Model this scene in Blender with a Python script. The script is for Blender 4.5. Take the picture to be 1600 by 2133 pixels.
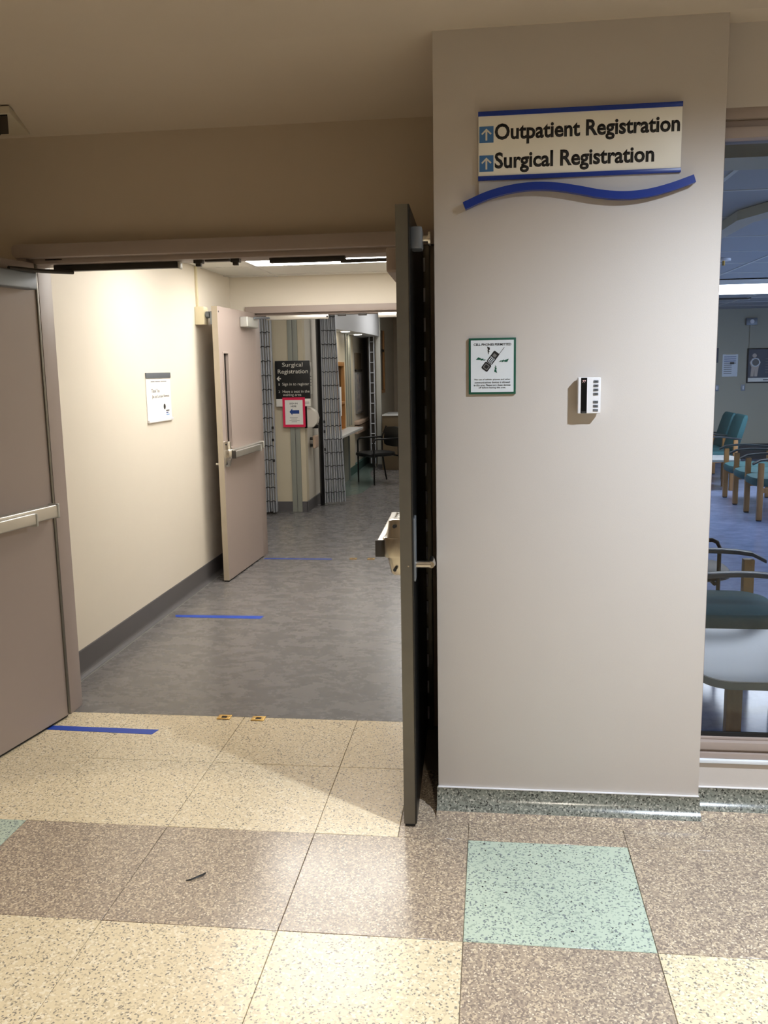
import bpy, bmesh, math, random
from mathutils import Matrix, Vector
random.seed(7)
for o in list(bpy.data.objects): bpy.data.objects.remove(o)
S = bpy.context.scene
COL = S.collection
R = math.radians

# ------------------------------------------------------------------ camera, world, exposure
cam_d = bpy.data.cameras.new('camera'); cam = bpy.data.objects.new('camera', cam_d); COL.objects.link(cam)
cam_d.sensor_fit = 'VERTICAL'; cam_d.sensor_height = 36.0; cam_d.lens = 1851.69 / 2133 * 36.0
cam_d.clip_start = 0.05; cam_d.clip_end = 100
r0 = Vector((0.99281256, 0.11839326, -0.01750046)); r1 = Vector((0.0015029, -0.15854942, -0.9873499)); r2 = Vector((-0.11967026, 0.98022707, -0.15758779))
m3 = Matrix((r0, -r1, -r2)).transposed()
cam.matrix_world = Matrix.Translation((0, 0, 1.65)) @ m3.to_4x4()
S.camera = cam
W = bpy.data.worlds.new('world'); S.world = W; W.use_nodes = True
W.node_tree.nodes['Background'].inputs[0].default_value = (0.9, 0.92, 1, 1)
W.node_tree.nodes['Background'].inputs[1].default_value = 0.02
S.view_settings.view_transform = 'Standard'; S.view_settings.look = 'None'
S.view_settings.gamma = 1.0; S.view_settings.use_curve_mapping = False
S.view_settings.exposure = 0.0
# light levels of the lamps; daylight and lobby panels are added, unseen fill
CORRIDOR_LAMP = 17.5; CORRIDOR_TINT = (1.0, 0.96, 0.905)
WAIT_LAMP = 10.0; WAIT_TINT = (0.92, 0.95, 1.0)
FILL_DAYLIGHT = 7.5; FILL_DAYLIGHT_TINT = (0.62, 0.76, 1.0)
LOBBY_FILL = 8.5; LOBBY_FILL_TINT = (1.0, 0.98, 0.95)

# ------------------------------------------------------------------ materials
def lin(c):
    return tuple(((v / 255) / 12.92 if v / 255 <= 0.04045 else ((v / 255 + 0.055) / 1.055) ** 2.4) for v in c) + (1.0,)
MATS = {}
def nodes(name):
    m = bpy.data.materials.new(name); m.use_nodes = True
    nt = m.node_tree; b = nt.nodes['Principled BSDF']
    MATS[name] = m
    return m, nt, b
def world_pos(nt, scale=None):
    g = nt.nodes.new('ShaderNodeNewGeometry'); out = g.outputs['Position']
    if scale:
        mp = nt.nodes.new('ShaderNodeMapping'); mp.inputs['Scale'].default_value = scale
        nt.links.new(out, mp.inputs['Vector']); out = mp.outputs['Vector']
    return out
def paint(name, col, rough=0.6, metal=0.0, var=0.05, scale=6.0, bump=0.0, bscale=200.0, aniso=None, spec=0.5):
    m, nt, b = nodes(name)
    b.inputs['Roughness'].default_value = rough; b.inputs['Metallic'].default_value = metal
    b.inputs['Specular IOR Level'].default_value = spec
    pos = world_pos(nt, aniso)
    n = nt.nodes.new('ShaderNodeTexNoise'); n.inputs['Scale'].default_value = scale; n.inputs['Detail'].default_value = 5
    nt.links.new(pos, n.inputs['Vector'])
    mx = nt.nodes.new('ShaderNodeMix'); mx.data_type = 'RGBA'
    c = lin(col)
    mx.inputs[6].default_value = tuple(v * (1 - var) for v in c[:3]) + (1,)
    mx.inputs[7].default_value = tuple(min(1, v * (1 + var)) for v in c[:3]) + (1,)
    nt.links.new(n.outputs['Fac'], mx.inputs[0]); nt.links.new(mx.outputs[2], b.inputs['Base Color'])
    if bump:
        n2 = nt.nodes.new('ShaderNodeTexNoise'); n2.inputs['Scale'].default_value = bscale; nt.links.new(pos, n2.inputs['Vector'])
        bp = nt.nodes.new('ShaderNodeBump'); bp.inputs['Strength'].default_value = bump; bp.inputs['Distance'].default_value = 0.002
        nt.links.new(n2.outputs['Fac'], bp.inputs['Height']); nt.links.new(bp.outputs['Normal'], b.inputs['Normal'])
    return m
def terrazzo(name, base, chips, scale=165.0, rough=0.2):
    m, nt, b = nodes(name)
    pos = world_pos(nt)
    nz = nt.nodes.new('ShaderNodeTexNoise'); nz.inputs['Scale'].default_value = 60; nz.inputs['Detail'].default_value = 2
    nt.links.new(pos, nz.inputs['Vector'])
    ad = nt.nodes.new('ShaderNodeVectorMath'); ad.operation = 'MULTIPLY_ADD'
    ad.inputs[1].default_value = (0.007, 0.007, 0.007)
    nt.links.new(nz.outputs['Color'], ad.inputs[0]); nt.links.new(pos, ad.inputs[2])
    prev = None
    c0 = lin(base)
    for i, (col, amount, sc) in enumerate(chips):
        v = nt.nodes.new('ShaderNodeTexVoronoi'); v.inputs['Scale'].default_value = scale * sc
        nt.links.new(ad.outputs[0], v.inputs['Vector'])
        sp = nt.nodes.new('ShaderNodeSeparateColor'); nt.links.new(v.outputs['Color'], sp.inputs[0])
        lt = nt.nodes.new('ShaderNodeMath'); lt.operation = 'LESS_THAN'; lt.inputs[1].default_value = amount
        nt.links.new(sp.outputs[i % 3], lt.inputs[0])
        mx = nt.nodes.new('ShaderNodeMix'); mx.data_type = 'RGBA'
        nt.links.new(lt.outputs[0], mx.inputs[0])
        if prev is None: mx.inputs[6].default_value = c0
        else: nt.links.new(prev, mx.inputs[6])
        mx.inputs[7].default_value = lin(col)
        prev = mx.outputs[2]
    n2 = nt.nodes.new('ShaderNodeTexNoise'); n2.inputs['Scale'].default_value = 3; n2.inputs['Detail'].default_value = 4
    nt.links.new(pos, n2.inputs['Vector'])
    mr = nt.nodes.new('ShaderNodeMapRange'); mr.inputs[3].default_value = rough * 0.8; mr.inputs[4].default_value = rough * 1.3
    nt.links.new(n2.outputs['Fac'], mr.inputs[0]); nt.links.new(mr.outputs[0], b.inputs['Roughness'])
    nt.links.new(prev, b.inputs['Base Color'])
    b.inputs['Specular IOR Level'].default_value = 0.5
    return m
def lino(name, a, bcol, c, rough=0.3):
    m, nt, b = nodes(name)
    pos = world_pos(nt, (1.0, 1.5, 1.0))
    n = nt.nodes.new('ShaderNodeTexNoise'); n.inputs['Scale'].default_value = 5.5; n.inputs['Detail'].default_value = 10; n.inputs['Roughness'].default_value = 0.74; n.inputs['Distortion'].default_value = 0.35
    nt.links.new(pos, n.inputs['Vector'])
    cr = nt.nodes.new('ShaderNodeValToRGB'); e = cr.color_ramp.elements
    e[0].position = 0.34; e[0].color = lin(a); e[1].position = 0.68; e[1].color = lin(c)
    x = cr.color_ramp.elements.new(0.5); x.color = lin(bcol)
    nt.links.new(n.outputs['Fac'], cr.inputs[0]); nt.links.new(cr.outputs[0], b.inputs['Base Color'])
    mr = nt.nodes.new('ShaderNodeMapRange'); mr.inputs[3].default_value = rough * 0.75; mr.inputs[4].default_value = rough * 1.35
    nt.links.new(n.outputs['Fac'], mr.inputs[0]); nt.links.new(mr.outputs[0], b.inputs['Roughness'])
    return m
def emit(name, col, strength):
    m, nt, b = nodes(name)
    b.inputs['Base Color'].default_value = (0.9, 0.9, 0.9, 1)
    b.inputs['Emission Color'].default_value = tuple(col) + (1,); b.inputs['Emission Strength'].default_value = strength
    return m
def glass(name, tint):
    m = bpy.data.materials.new(name); m.use_nodes = True; nt = m.node_tree; nt.nodes.clear(); MATS[name] = m
    o = nt.nodes.new('ShaderNodeOutputMaterial'); t = nt.nodes.new('ShaderNodeBsdfTransparent'); g = nt.nodes.new('ShaderNodeBsdfGlossy')
    t.inputs[0].default_value = tuple(tint) + (1,); g.inputs['Roughness'].default_value = 0.02
    f = nt.nodes.new('ShaderNodeFresnel'); f.inputs[0].default_value = 1.45
    mx = nt.nodes.new('ShaderNodeMixShader')
    nt.links.new(f.outputs[0], mx.inputs[0]); nt.links.new(t.outputs[0], mx.inputs[1]); nt.links.new(g.outputs[0], mx.inputs[2]); nt.links.new(mx.outputs[0], o.inputs[0])
    return m
def art(name, cols, scale):
    m, nt, b = nodes(name)
    n = nt.nodes.new('ShaderNodeTexNoise'); n.inputs['Scale'].default_value = scale; n.inputs['Detail'].default_value = 6
    nt.links.new(world_pos(nt), n.inputs['Vector'])
    cr = nt.nodes.new('ShaderNodeValToRGB')
    while len(cr.color_ramp.elements) < len(cols): cr.color_ramp.elements.new(0.5)
    for i, c in enumerate(cols):
        cr.color_ramp.elements[i].position = 0.3 + 0.4 * i / (len(cols) - 1); cr.color_ramp.elements[i].color = lin(c)
    nt.links.new(n.outputs['Fac'], cr.inputs[0]); nt.links.new(cr.outputs[0], b.inputs['Base Color'])
    b.inputs['Roughness'].default_value = 0.4
    return m
def wood(name, a, c, rough=0.4):
    m, nt, b = nodes(name)
    w = nt.nodes.new('ShaderNodeTexNoise'); w.inputs['Scale'].default_value = 9; w.inputs['Detail'].default_value = 6
    nt.links.new(world_pos(nt, (6, 6, 0.7)), w.inputs['Vector'])
    mx = nt.nodes.new('ShaderNodeMix'); mx.data_type = 'RGBA'; mx.inputs[6].default_value = lin(a); mx.inputs[7].default_value = lin(c)
    nt.links.new(w.outputs['Fac'], mx.inputs[0]); nt.links.new(mx.outputs[2], b.inputs['Base Color']); b.inputs['Roughness'].default_value = rough
    return m

M = MATS
paint('pillar_paint', (203, 196, 190), 0.55, var=0.012, bump=0.10, bscale=350)
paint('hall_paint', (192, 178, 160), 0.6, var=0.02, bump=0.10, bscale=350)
paint('ceiling_paint', (205, 192, 176), 0.7, var=0.015)
paint('corridor_paint', (228, 220, 205), 0.5, var=0.015, bump=0.08, bscale=350)
paint('lobby_paint', (206, 195, 170), 0.55, var=0.02)
paint('lobby_white', (212, 206, 194), 0.55, var=0.02)
paint('waiting_paint', (186, 182, 164), 0.6, var=0.02)
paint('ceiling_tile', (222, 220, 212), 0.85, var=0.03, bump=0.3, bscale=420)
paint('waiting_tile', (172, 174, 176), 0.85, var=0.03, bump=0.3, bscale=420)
paint('tee_bar', (214, 212, 206), 0.5, var=0.01)
paint('taupe_frame', (162, 148, 140), 0.42, var=0.03)
paint('taupe_door', (164, 150, 142), 0.40, var=0.02, scale=3)
paint('dark_edge', (112, 108, 98), 0.33, metal=0.55, var=0.12, scale=14)
paint('beige_edge', (182, 170, 150), 0.45, var=0.05, scale=14)
paint('stainless', (205, 200, 190), 0.26, metal=1.0, var=0.06, aniso=(1, 1, 14), scale=30)
paint('aluminium', (196, 192, 184), 0.32, metal=0.85, var=0.04)
paint('silver_paint', (186, 186, 180), 0.4, metal=0.3, var=0.03)
paint('grey_steel', (128, 134, 142), 0.4, metal=0.6, var=0.08)
paint('dark_bronze', (58, 54, 50), 0.45, metal=0.4, var=0.08)
paint('black_plastic', (12, 12, 13), 0.35, var=0.1, spec=0.25)
paint('black_rubber', (14, 14, 14), 0.7, var=0.1)
paint('black_vinyl', (14, 15, 17), 0.4, var=0.1, spec=0.3, bump=0.15, bscale=300)
paint('white_plastic', (236, 236, 240), 0.35, var=0.01)
paint('offwhite_plastic', (222, 216, 204), 0.4, var=0.02)
paint('cream_conduit', (222, 212, 180), 0.45, var=0.02)
paint('paper', (240, 238, 232), 0.7, var=0.01)
paint('sign_cream', (247, 244, 234), 0.38, var=0.015)
paint('sign_clear', (206, 206, 208), 0.25, var=0.01)
paint('sign_blue', (12, 52, 148), 0.3, var=0.03)
paint('arrow_blue', (66, 118, 178), 0.35, var=0.03)
paint('ink_black', (24, 24, 26), 0.5, var=0.05)
paint('ink_grey', (120, 118, 116), 0.6, var=0.05)
paint('ink_white', (226, 222, 210), 0.5, var=0.02)
paint('ink_blue', (24, 66, 140), 0.5, var=0.03)
paint('sky_blue', (120, 166, 214), 0.5, var=0.03)
paint('sign_green', (18, 84, 66), 0.35, var=0.04)
paint('sign_white', (224, 230, 236), 0.35, var=0.01)
paint('sign_black', (30, 30, 30), 0.4, var=0.05)
paint('hot_pink', (232, 32, 84), 0.5, var=0.03)
paint('tape_blue', (26, 70, 178), 0.5, var=0.06, scale=40)
paint('brass', (196, 160, 92), 0.35, metal=0.9, var=0.1, scale=40)
paint('rubber_base', (92, 90, 92), 0.5, var=0.10, scale=9)
paint('teal_base', (66, 96, 90), 0.5, var=0.06)
paint('dark_band', (58, 58, 62), 0.5, var=0.06)
paint('corner_guard', (150, 152, 142), 0.45, var=0.03)
paint('handrail', (196, 172, 152), 0.45, var=0.03)
paint('gate_steel', (184, 188, 196), 0.42, metal=0.25, var=0.08, scale=20)
paint('gate_rivet', (40, 40, 44), 0.5, metal=0.3, var=0.08)
paint('soffit_paint', (196, 198, 202), 0.5, var=0.02)
paint('laminate', (214, 216, 216), 0.25, var=0.01)
paint('grey_band', (120, 128, 128), 0.4, var=0.03)
paint('teal_fabric', (48, 94, 100), 0.75, var=0.12, scale=60, bump=0.25, bscale=900)
paint('dark_arm', (48, 56, 62), 0.3, var=0.06)
paint('navy_print', (28, 38, 62), 0.35, var=0.04)
paint('skin_print', (206, 190, 176), 0.5, var=0.03)
paint('brown_panel', (94, 80, 60), 0.45, var=0.08)
paint('red_plastic', (214, 44, 44), 0.4, var=0.04)
paint('vent_beige', (196, 186, 166), 0.55, var=0.02)
paint('grout', (146, 136, 120), 0.6, var=0.05)
wood('oak', (196, 144, 84), (162, 108, 54)); wood('oak_leg', (182, 138, 88), (146, 104, 60))
terrazzo('terrazzo_cream', (226, 210, 176), [((206, 190, 160), .22, 1.0), ((146, 138, 124), .10, 1.2), ((236, 224, 198), .14, .8)], rough=0.24)
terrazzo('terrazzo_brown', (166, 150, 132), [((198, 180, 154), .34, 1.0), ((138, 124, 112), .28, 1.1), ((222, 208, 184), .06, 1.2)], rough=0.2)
terrazzo('terrazzo_green', (190, 204, 186), [((166, 180, 166), .22, .9), ((126, 136, 136), .11, 1.2), ((60, 60, 62), .012, 1.0)], rough=0.22)
terrazzo('terrazzo_base', (126, 128, 118), [((96, 98, 90), .28, 1.0), ((166, 164, 152), .14, 1.1), ((56, 56, 52), .06, 1.2)], rough=0.2)
lino('lino_grey', (104, 101, 100), (114, 111, 110), (124, 121, 120), rough=0.26)
lino('lino_blue', (122, 138, 176), (140, 156, 196), (158, 172, 210), rough=0.15)
lino('lino_teal', (92, 108, 102), (102, 118, 112), (112, 128, 122), rough=0.24)
glass('window_glass', (0.82, 0.85, 0.88)); glass('dark_pane', (0.16, 0.17, 0.16))
art('picture_print', [(70, 74, 96), (132, 130, 140), (176, 164, 150), (54, 60, 84)], 9)
emit('corridor_tube', CORRIDOR_TINT, CORRIDOR_LAMP); emit('waiting_tube', WAIT_TINT, WAIT_LAMP)
emit('lobby_fill_tube', LOBBY_FILL_TINT, LOBBY_FILL); emit('downlight_lens', (1, 0.93, 0.8), 12.0); emit('lobby_lens', (1, 0.95, 0.86), 48.0)
emit('fill_daylight_pane', FILL_DAYLIGHT_TINT, FILL_DAYLIGHT)
emit('red_digit', (1.0, 0.05, 0.08), 0.35)

# ------------------------------------------------------------------ mesh helpers
class MB:
    def __init__(s): s.v = []; s.f = []
    def box(s, x0, x1, y0, y1, z0, z1):
        b = len(s.v)
        s.v += [(x, y, z) for z in (z0, z1) for y in (y0, y1) for x in (x0, x1)]
        s.f += [tuple(b + i for i in q) for q in ((0, 2, 3, 1), (4, 5, 7, 6), (0, 1, 5, 4), (2, 6, 7, 3), (0, 4, 6, 2), (1, 3, 7, 5))]
        return s
    def prism(s, pts, axis, a0, a1):
        # pts: 2-D polygon; axis x -> (y,z), y -> (x,z), z -> (x,y)
        def P(p, a): return {'x': (a, p[0], p[1]), 'y': (p[0], a, p[1]), 'z': (p[0], p[1], a)}[axis]
        b = len(s.v); n = len(pts)
        s.v += [P(p, a0) for p in pts] + [P(p, a1) for p in pts]
        s.f += [tuple(b + i for i in range(n))[::-1], tuple(b + n + i for i in range(n))]
        s.f += [(b + i, b + (i + 1) % n, b + n + (i + 1) % n, b + n + i) for i in range(n)]
        return s
    def tube(s, path, r, seg=10, caps=True):
        path = [Vector(p) for p in path]; b0 = len(s.v); n = len(path)
        rr = r if isinstance(r, (list, tuple)) else [r] * n
        ref = None
        for i, p in enumerate(path):
            t = (path[min(i + 1, n - 1)] - path[max(i - 1, 0)]).normalized()
            if ref is None:
                ref = Vector((0, 0, 1)) if abs(t.z) < 0.9 else Vector((1, 0, 0))
            u = t.cross(ref)
            if u.length < 1e-4: u = t.cross(Vector((0, 1, 0)))
            u.normalize(); w = u.cross(t).normalized(); ref = w
            for k in range(seg):
                a = 2 * math.pi * k / seg
                s.v.append(tuple(p + (u * math.cos(a) + w * math.sin(a)) * rr[i]))
        for i in range(n - 1):
            for k in range(seg):
                a = b0 + i * seg + k; c = b0 + i * seg + (k + 1) % seg
                s.f.append((a, c, c + seg, a + seg))
        if caps:
            s.f.append(tuple(b0 + k for k in range(seg))[::-1]); s.f.append(tuple(b0 + (n - 1) * seg + k for k in range(seg)))
        return s
    def loft(s, rings):
        b = len(s.v); n = len(rings[0])
        for r in rings: s.v += [tuple(p) for p in r]
        for i in range(len(rings) - 1):
            for k in range(n):
                a = b + i * n + k; c = b + i * n + (k + 1) % n
                s.f.append((a, c, c + n, a + n))
        s.f.append(tuple(b + k for k in range(n))[::-1]); s.f.append(tuple(b + (len(rings) - 1) * n + k for k in range(n)))
        return s
    def sweep_strip(s, path, w, h):
        # ribbon of rectangular section: path of (x,y,z); w across local y, h along z
        rings = []
        for p in path:
            rings.append([(p[0], p[1] - w / 2, p[2] - h / 2), (p[0], p[1] + w / 2, p[2] - h / 2), (p[0], p[1] + w / 2, p[2] + h / 2), (p[0], p[1] - w / 2, p[2] + h / 2)])
        return s.loft(rings)
    def mesh(s, name, bev=0.0, seg=2, smooth=False):
        me = bpy.data.meshes.new(name); bm = bmesh.new()
        vs = [bm.verts.new(v) for v in s.v]; bm.verts.index_update()
        for f in s.f:
            try: bm.faces.new([vs[i] for i in f])
            except ValueError: pass
        bmesh.ops.recalc_face_normals(bm, faces=bm.faces)
        if bev:
            es = [e for e in bm.edges if len(e.link_faces) == 2 and e.calc_face_angle(0) > R(28)]
            bmesh.ops.bevel(bm, geom=es, offset=bev, segments=seg, profile=0.6, affect='EDGES', clamp_overlap=True)
        if smooth or bev:
            for f in bm.faces: f.smooth = True
            for e in bm.edges:
                e.smooth = not (len(e.link_faces) == 2 and e.calc_face_angle(0) > R(40))
        bm.to_mesh(me); bm.free()
        return me
    def build(s, name, mat, parent=None, bev=0.0, seg=2, smooth=False, loc=None, rz=None):
        me = s.mesh(name, bev, seg, smooth); me.materials.append(M[mat])
        return link(name, me, parent, loc, rz)
def link(name, me, parent=None, loc=None, rz=None):
    o = bpy.data.objects.new(name, me); COL.objects.link(o)
    if parent: o.parent = parent
    if loc: o.location = loc
    if rz is not None: o.rotation_euler = (0, 0, rz)
    return o
def tag(o, label, cat, group=None, kind=None):
    o['label'] = label; o['category'] = cat
    if group: o['group'] = group
    if kind: o['kind'] = kind
    return o
def thing(name, label, cat, loc=(0, 0, 0), rz=0.0, group=None, kind=None):
    o = bpy.data.objects.new(name, None); COL.objects.link(o); o.empty_display_size = 0.1
    o.location = loc; o.rotation_euler = (0, 0, rz)
    return tag(o, label, cat, group, kind)
def box(name, mat, dims, parent=None, bev=0.0, seg=2):
    return MB().box(*dims).build(name, mat, parent, bev, seg)
def struct(name, mat, dims, label, cat='wall', bev=0.0):
    return tag(box(name, mat, dims, None, bev), label, cat, kind='structure')
def lettering(name, string, x0, x1, z0, z1, y, mat, parent, bold=0.0, depth=0.0006, words=False):
    # a line of print fitted into the rectangle x0..x1, z0..z1 of the plane y (facing -y) of its thing
    cu = bpy.data.curves.new(name, 'FONT'); cu.body = string; cu.size = 1.0; cu.offset = bold; cu.extrude = 0.0; cu.resolution_u = 3
    t = bpy.data.objects.new('tmp_text', cu); COL.objects.link(t)
    bpy.context.view_layer.update()
    me = bpy.data.meshes.new_from_object(t.evaluated_get(bpy.context.evaluated_depsgraph_get()))
    bpy.data.objects.remove(t); bpy.data.curves.remove(cu)
    xs = [v.co.x for v in me.vertices]; ys = [v.co.y for v in me.vertices]
    ax, bx, ay, by = min(xs), max(xs), min(ys), max(ys)
    for v in me.vertices:
        v.co = ((v.co.x - ax) / (bx - ax) * (x1 - x0) + x0, 0, (v.co.y - ay) / (by - ay) * (z1 - z0) + z0)
    bm = bmesh.new(); bm.from_mesh(me)
    bmesh.ops.recalc_face_normals(bm, faces=bm.faces)
    r = bmesh.ops.extrude_face_region(bm, geom=list(bm.faces))
    bmesh.ops.translate(bm, vec=(0, -depth, 0), verts=[g for g in r['geom'] if isinstance(g, bmesh.types.BMVert)])
    bm.to_mesh(me); bm.free()
    me.name = name; me.materials.clear(); me.materials.append(M[mat])
    if words and ' ' in string:
        return split_words(name, me, string.count(' '), y, mat, parent)
    o = link(name, me, parent); o.location = (0, y, 0)
    return o
def split_words(name, me, gaps, y, mat, parent):
    # one object per word: cut at the widest gaps between the letters
    xs_ = sorted((min(me.vertices[i].co.x for i in p.vertices), max(me.vertices[i].co.x for i in p.vertices)) for p in me.polygons)
    spans = []
    for a, b in xs_:
        if spans and a <= spans[-1][1] + 1e-6: spans[-1][1] = max(spans[-1][1], b)
        else: spans.append([a, b])
    cuts = sorted(sorted(((b[0] - a[1], (a[1] + b[0]) / 2) for a, b in zip(spans, spans[1:])), reverse=True)[:gaps], key=lambda t: t[1])
    edges = [-1e9] + [c[1] for c in cuts] + [1e9]
    for lo, hi in zip(edges, edges[1:]):
        bm = bmesh.new(); bm.from_mesh(me)
        bmesh.ops.delete(bm, geom=[v for v in bm.verts if not lo < v.co.x < hi], context='VERTS')
        m2 = bpy.data.meshes.new(name); bm.to_mesh(m2); bm.free(); m2.materials.append(M[mat])
        o = link(name, m2, parent); o.location = (0, y, 0)
    bpy.data.meshes.remove(me)
def poly(name, pts, y, depth, mat, parent, bev=0.0):
    return MB().prism(pts, 'y', y - depth, y).build(name, mat, parent, bev)
def arc(cx, cy, r, a0, a1, n):
    return [(cx + r * math.cos(R(a0 + (a1 - a0) * i / n)), cy + r * math.sin(R(a0 + (a1 - a0) * i / n))) for i in range(n + 1)]
def rrect(x0, x1, z0, z1, r, n=5):
    return arc(x1 - r, z1 - r, r, 0, 90, n) + arc(x0 + r, z1 - r, r, 90, 180, n) + arc(x0 + r, z0 + r, r, 180, 270, n) + arc(x1 - r, z0 + r, r, 270, 360, n)
def duplicate(root, loc=None, rz=None, label=None):
    c = root.copy(); COL.objects.link(c)
    if loc is not None: c.location = loc
    if rz is not None: c.rotation_euler = (0, 0, rz)
    if label: c['label'] = label
    for ch in root.children:
        d = ch.copy(); COL.objects.link(d); d.parent = c
        for g in ch.children:
            e = g.copy(); COL.objects.link(e); e.parent = d
    return c

# ------------------------------------------------------------------ key planes (metres)
PY = 3.165            # face of the pillar
PX0, PX1 = -0.197, 0.756
WY = 3.245            # recessed window wall
DY = 3.95             # wall with the double door
CY0, CY1 = 4.06, 7.72  # corridor
CXL, CXR = -2.26, -0.14
CZ = 2.46
LZ = 2.75             # lobby ceiling
TZ = 2.58             # waiting room ceiling

# ------------------------------------------------------------------ hall floor of terrazzo tiles
fl = struct('floor', 'grout', (-3.9, 2.7, -3.3, 3.99, -0.06, -0.004), 'speckled terrazzo tile floor of the hall in cream, taupe and green', 'floor')
T = 0.5525
ys = [-3.2 + i * 0.5571 for i in range(10)] + [2.371, 2.940, 3.485, 3.991]
xs = [-0.080 + T * k for k in range(-7, 6)]
tile_mesh = {}
def tile(x0, x1, y0, y1, m):
    g = 0.0009
    w, d = round(x1 - x0 - 2 * g, 4), round(y1 - y0 - 2 * g, 4)
    if (w, d, m) not in tile_mesh:
        me = MB().box(-w / 2, w / 2, -d / 2, d / 2, -0.02, 0.0).mesh('tile', 0.0012, 1); me.materials.append(M[m]); tile_mesh[(w, d, m)] = me
    link('tile', tile_mesh[(w, d, m)], fl, ((x0 + x1) / 2, (y0 + y1) / 2, 0))
for j in range(len(ys) - 1):
    for i in range(len(xs) - 1):
        x0, x1, y0, y1 = xs[i], xs[i + 1], ys[j], ys[j + 1]
        cross_col = (i - 7) % 4 == 0
        row_cross = abs(y0 - 2.371) < 1e-3 or (9 - j) % 4 == 1 and j < 9
        if abs(y0 - 2.371) < 1e-3: m = 'terrazzo_green' if cross_col else 'terrazzo_brown'
        elif y0 > 2.9: m = 'terrazzo_cream'
        elif (10 - j) % 4 == 0: m = 'terrazzo_green' if cross_col else 'terrazzo_brown'
        else: m = 'terrazzo_brown' if cross_col else 'terrazzo_cream'
        if y0 > 2.9 and x1 > -0.33:
            if x0 < -0.33:
                tile(x0, -0.33, y0, y1, 'terrazzo_cream')
                if y0 < 3.4: tile(-0.33, x1, y0, y1, 'terrazzo_brown')
            elif y0 < 3.4: tile(x0, x1, y0, min(y1, 3.25), 'terrazzo_brown')
            continue
        tile(x0, x1, y0, y1, m)
tag(box('floor', 'lino_grey', (-4.6, -0.05, 3.991, 18.2, -0.06, 0.0)), 'grey marbled linoleum floor of the corridor beyond the double door', 'floor', kind='structure')
tag(box('floor', 'lino_blue', (-0.05, 7.0, 3.36, 16.2, -0.06, -0.001)), 'glossy blue grey floor of the waiting room behind the window', 'floor', kind='structure')
tb = MB().prism([(-2.21, 11.1), (-1.75, 11.9), (-1.72, 13.0), (-1.95, 14.2), (-2.05, 16.0), (-2.21, 16.0)], 'z', 0.0, 0.002).build('floor', 'lino_teal')
tag(tb, 'teal floor border along the reception counter wall', 'floor', kind='structure')

# ------------------------------------------------------------------ hall shell
ce = MB().prism([(-3.3, 2.80), (3.15, 2.760), (3.96, 2.698), (3.96, 2.95), (-3.3, 2.95)], 'x', -3.9, 3.6).build('ceiling', 'ceiling_paint')
tag(ce, 'plain painted ceiling of the hall', 'ceiling', kind='structure')
wf = MB().box(-3.9, -2.09, DY, CY0, 0, 2.9).box(-0.30, PX0, DY, CY0, 0, 2.9).box(-2.09, -0.30, DY, CY0, 2.19, 2.9).build('wall_front', 'hall_paint')
tag(wf, 'dim beige wall above and around the double door', 'wall', kind='structure')
struct('wall_left', 'hall_paint', (-4.0, -3.9, -3.3, DY, 0, 2.9), 'beige left wall of the hall beyond the open door')
struct('wall_back', 'hall_paint', (-4.0, 3.7, -3.4, -3.3, 0, 2.9), 'beige wall of the hall behind the viewer')
struct('wall_right', 'hall_paint', (3.6, 3.7, -3.3, 3.4, 0, 2.9), 'beige wall at the far right of the hall')
wp = struct('wall_pillar', 'pillar_paint', (PX0, PX1, PY, CY0, 0, 2.9), 'wide pale wall pier carrying the blue registration sign', bev=0.004)
wk = MB().box(PX1, 3.7, WY, 3.36, 0, 0.186).box(PX1, 3.7, WY, 3.36, 2.49, 2.9).build('wall_window', 'pillar_paint')
tag(wk, 'low pale wall under and over the waiting room window', 'wall', kind='structure')
def cove(y, x0, x1, h, label, name):
    # upright base that sweeps out into the floor; the lip's brown stands in for light bounced off the floor
    c = [(y - 0.006 - 0.105 + 0.105 * math.cos(R(-a)), 0.076 + 0.076 * math.sin(R(-a))) for a in range(0, 91, 9)]
    b = MB().prism([(y + 0.02, 0.0)] + [(y + 0.02, h), (y - 0.006, h)] + c[:7] + [(c[6][0], 0.0)], 'x', x0, x1).build(name, 'terrazzo_base', None, 0, 2, True)
    MB().prism([(c[6][0], -0.001)] + c[6:], 'x', x0, x1).build('cove_bounce_lip', 'terrazzo_brown', b, 0, 2, True)
    return tag(b, label, 'baseboard', kind='structure')
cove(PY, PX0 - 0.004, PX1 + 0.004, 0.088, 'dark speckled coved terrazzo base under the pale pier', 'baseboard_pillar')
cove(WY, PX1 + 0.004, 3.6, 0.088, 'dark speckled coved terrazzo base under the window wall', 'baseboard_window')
tag(box('trim_caulk', 'white_plastic', (PX0, PX1, PY - 0.0075, PY + 0.01, 0.087, 0.0905)), 'thin white caulk line on top of the pier base', 'trim', kind='structure')
tag(box('trim_caulk', 'white_plastic', (PX1, 3.6, WY - 0.0075, WY + 0.01, 0.087, 0.0905)), 'thin white caulk line on top of the window wall base', 'trim', kind='structure')

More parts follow.
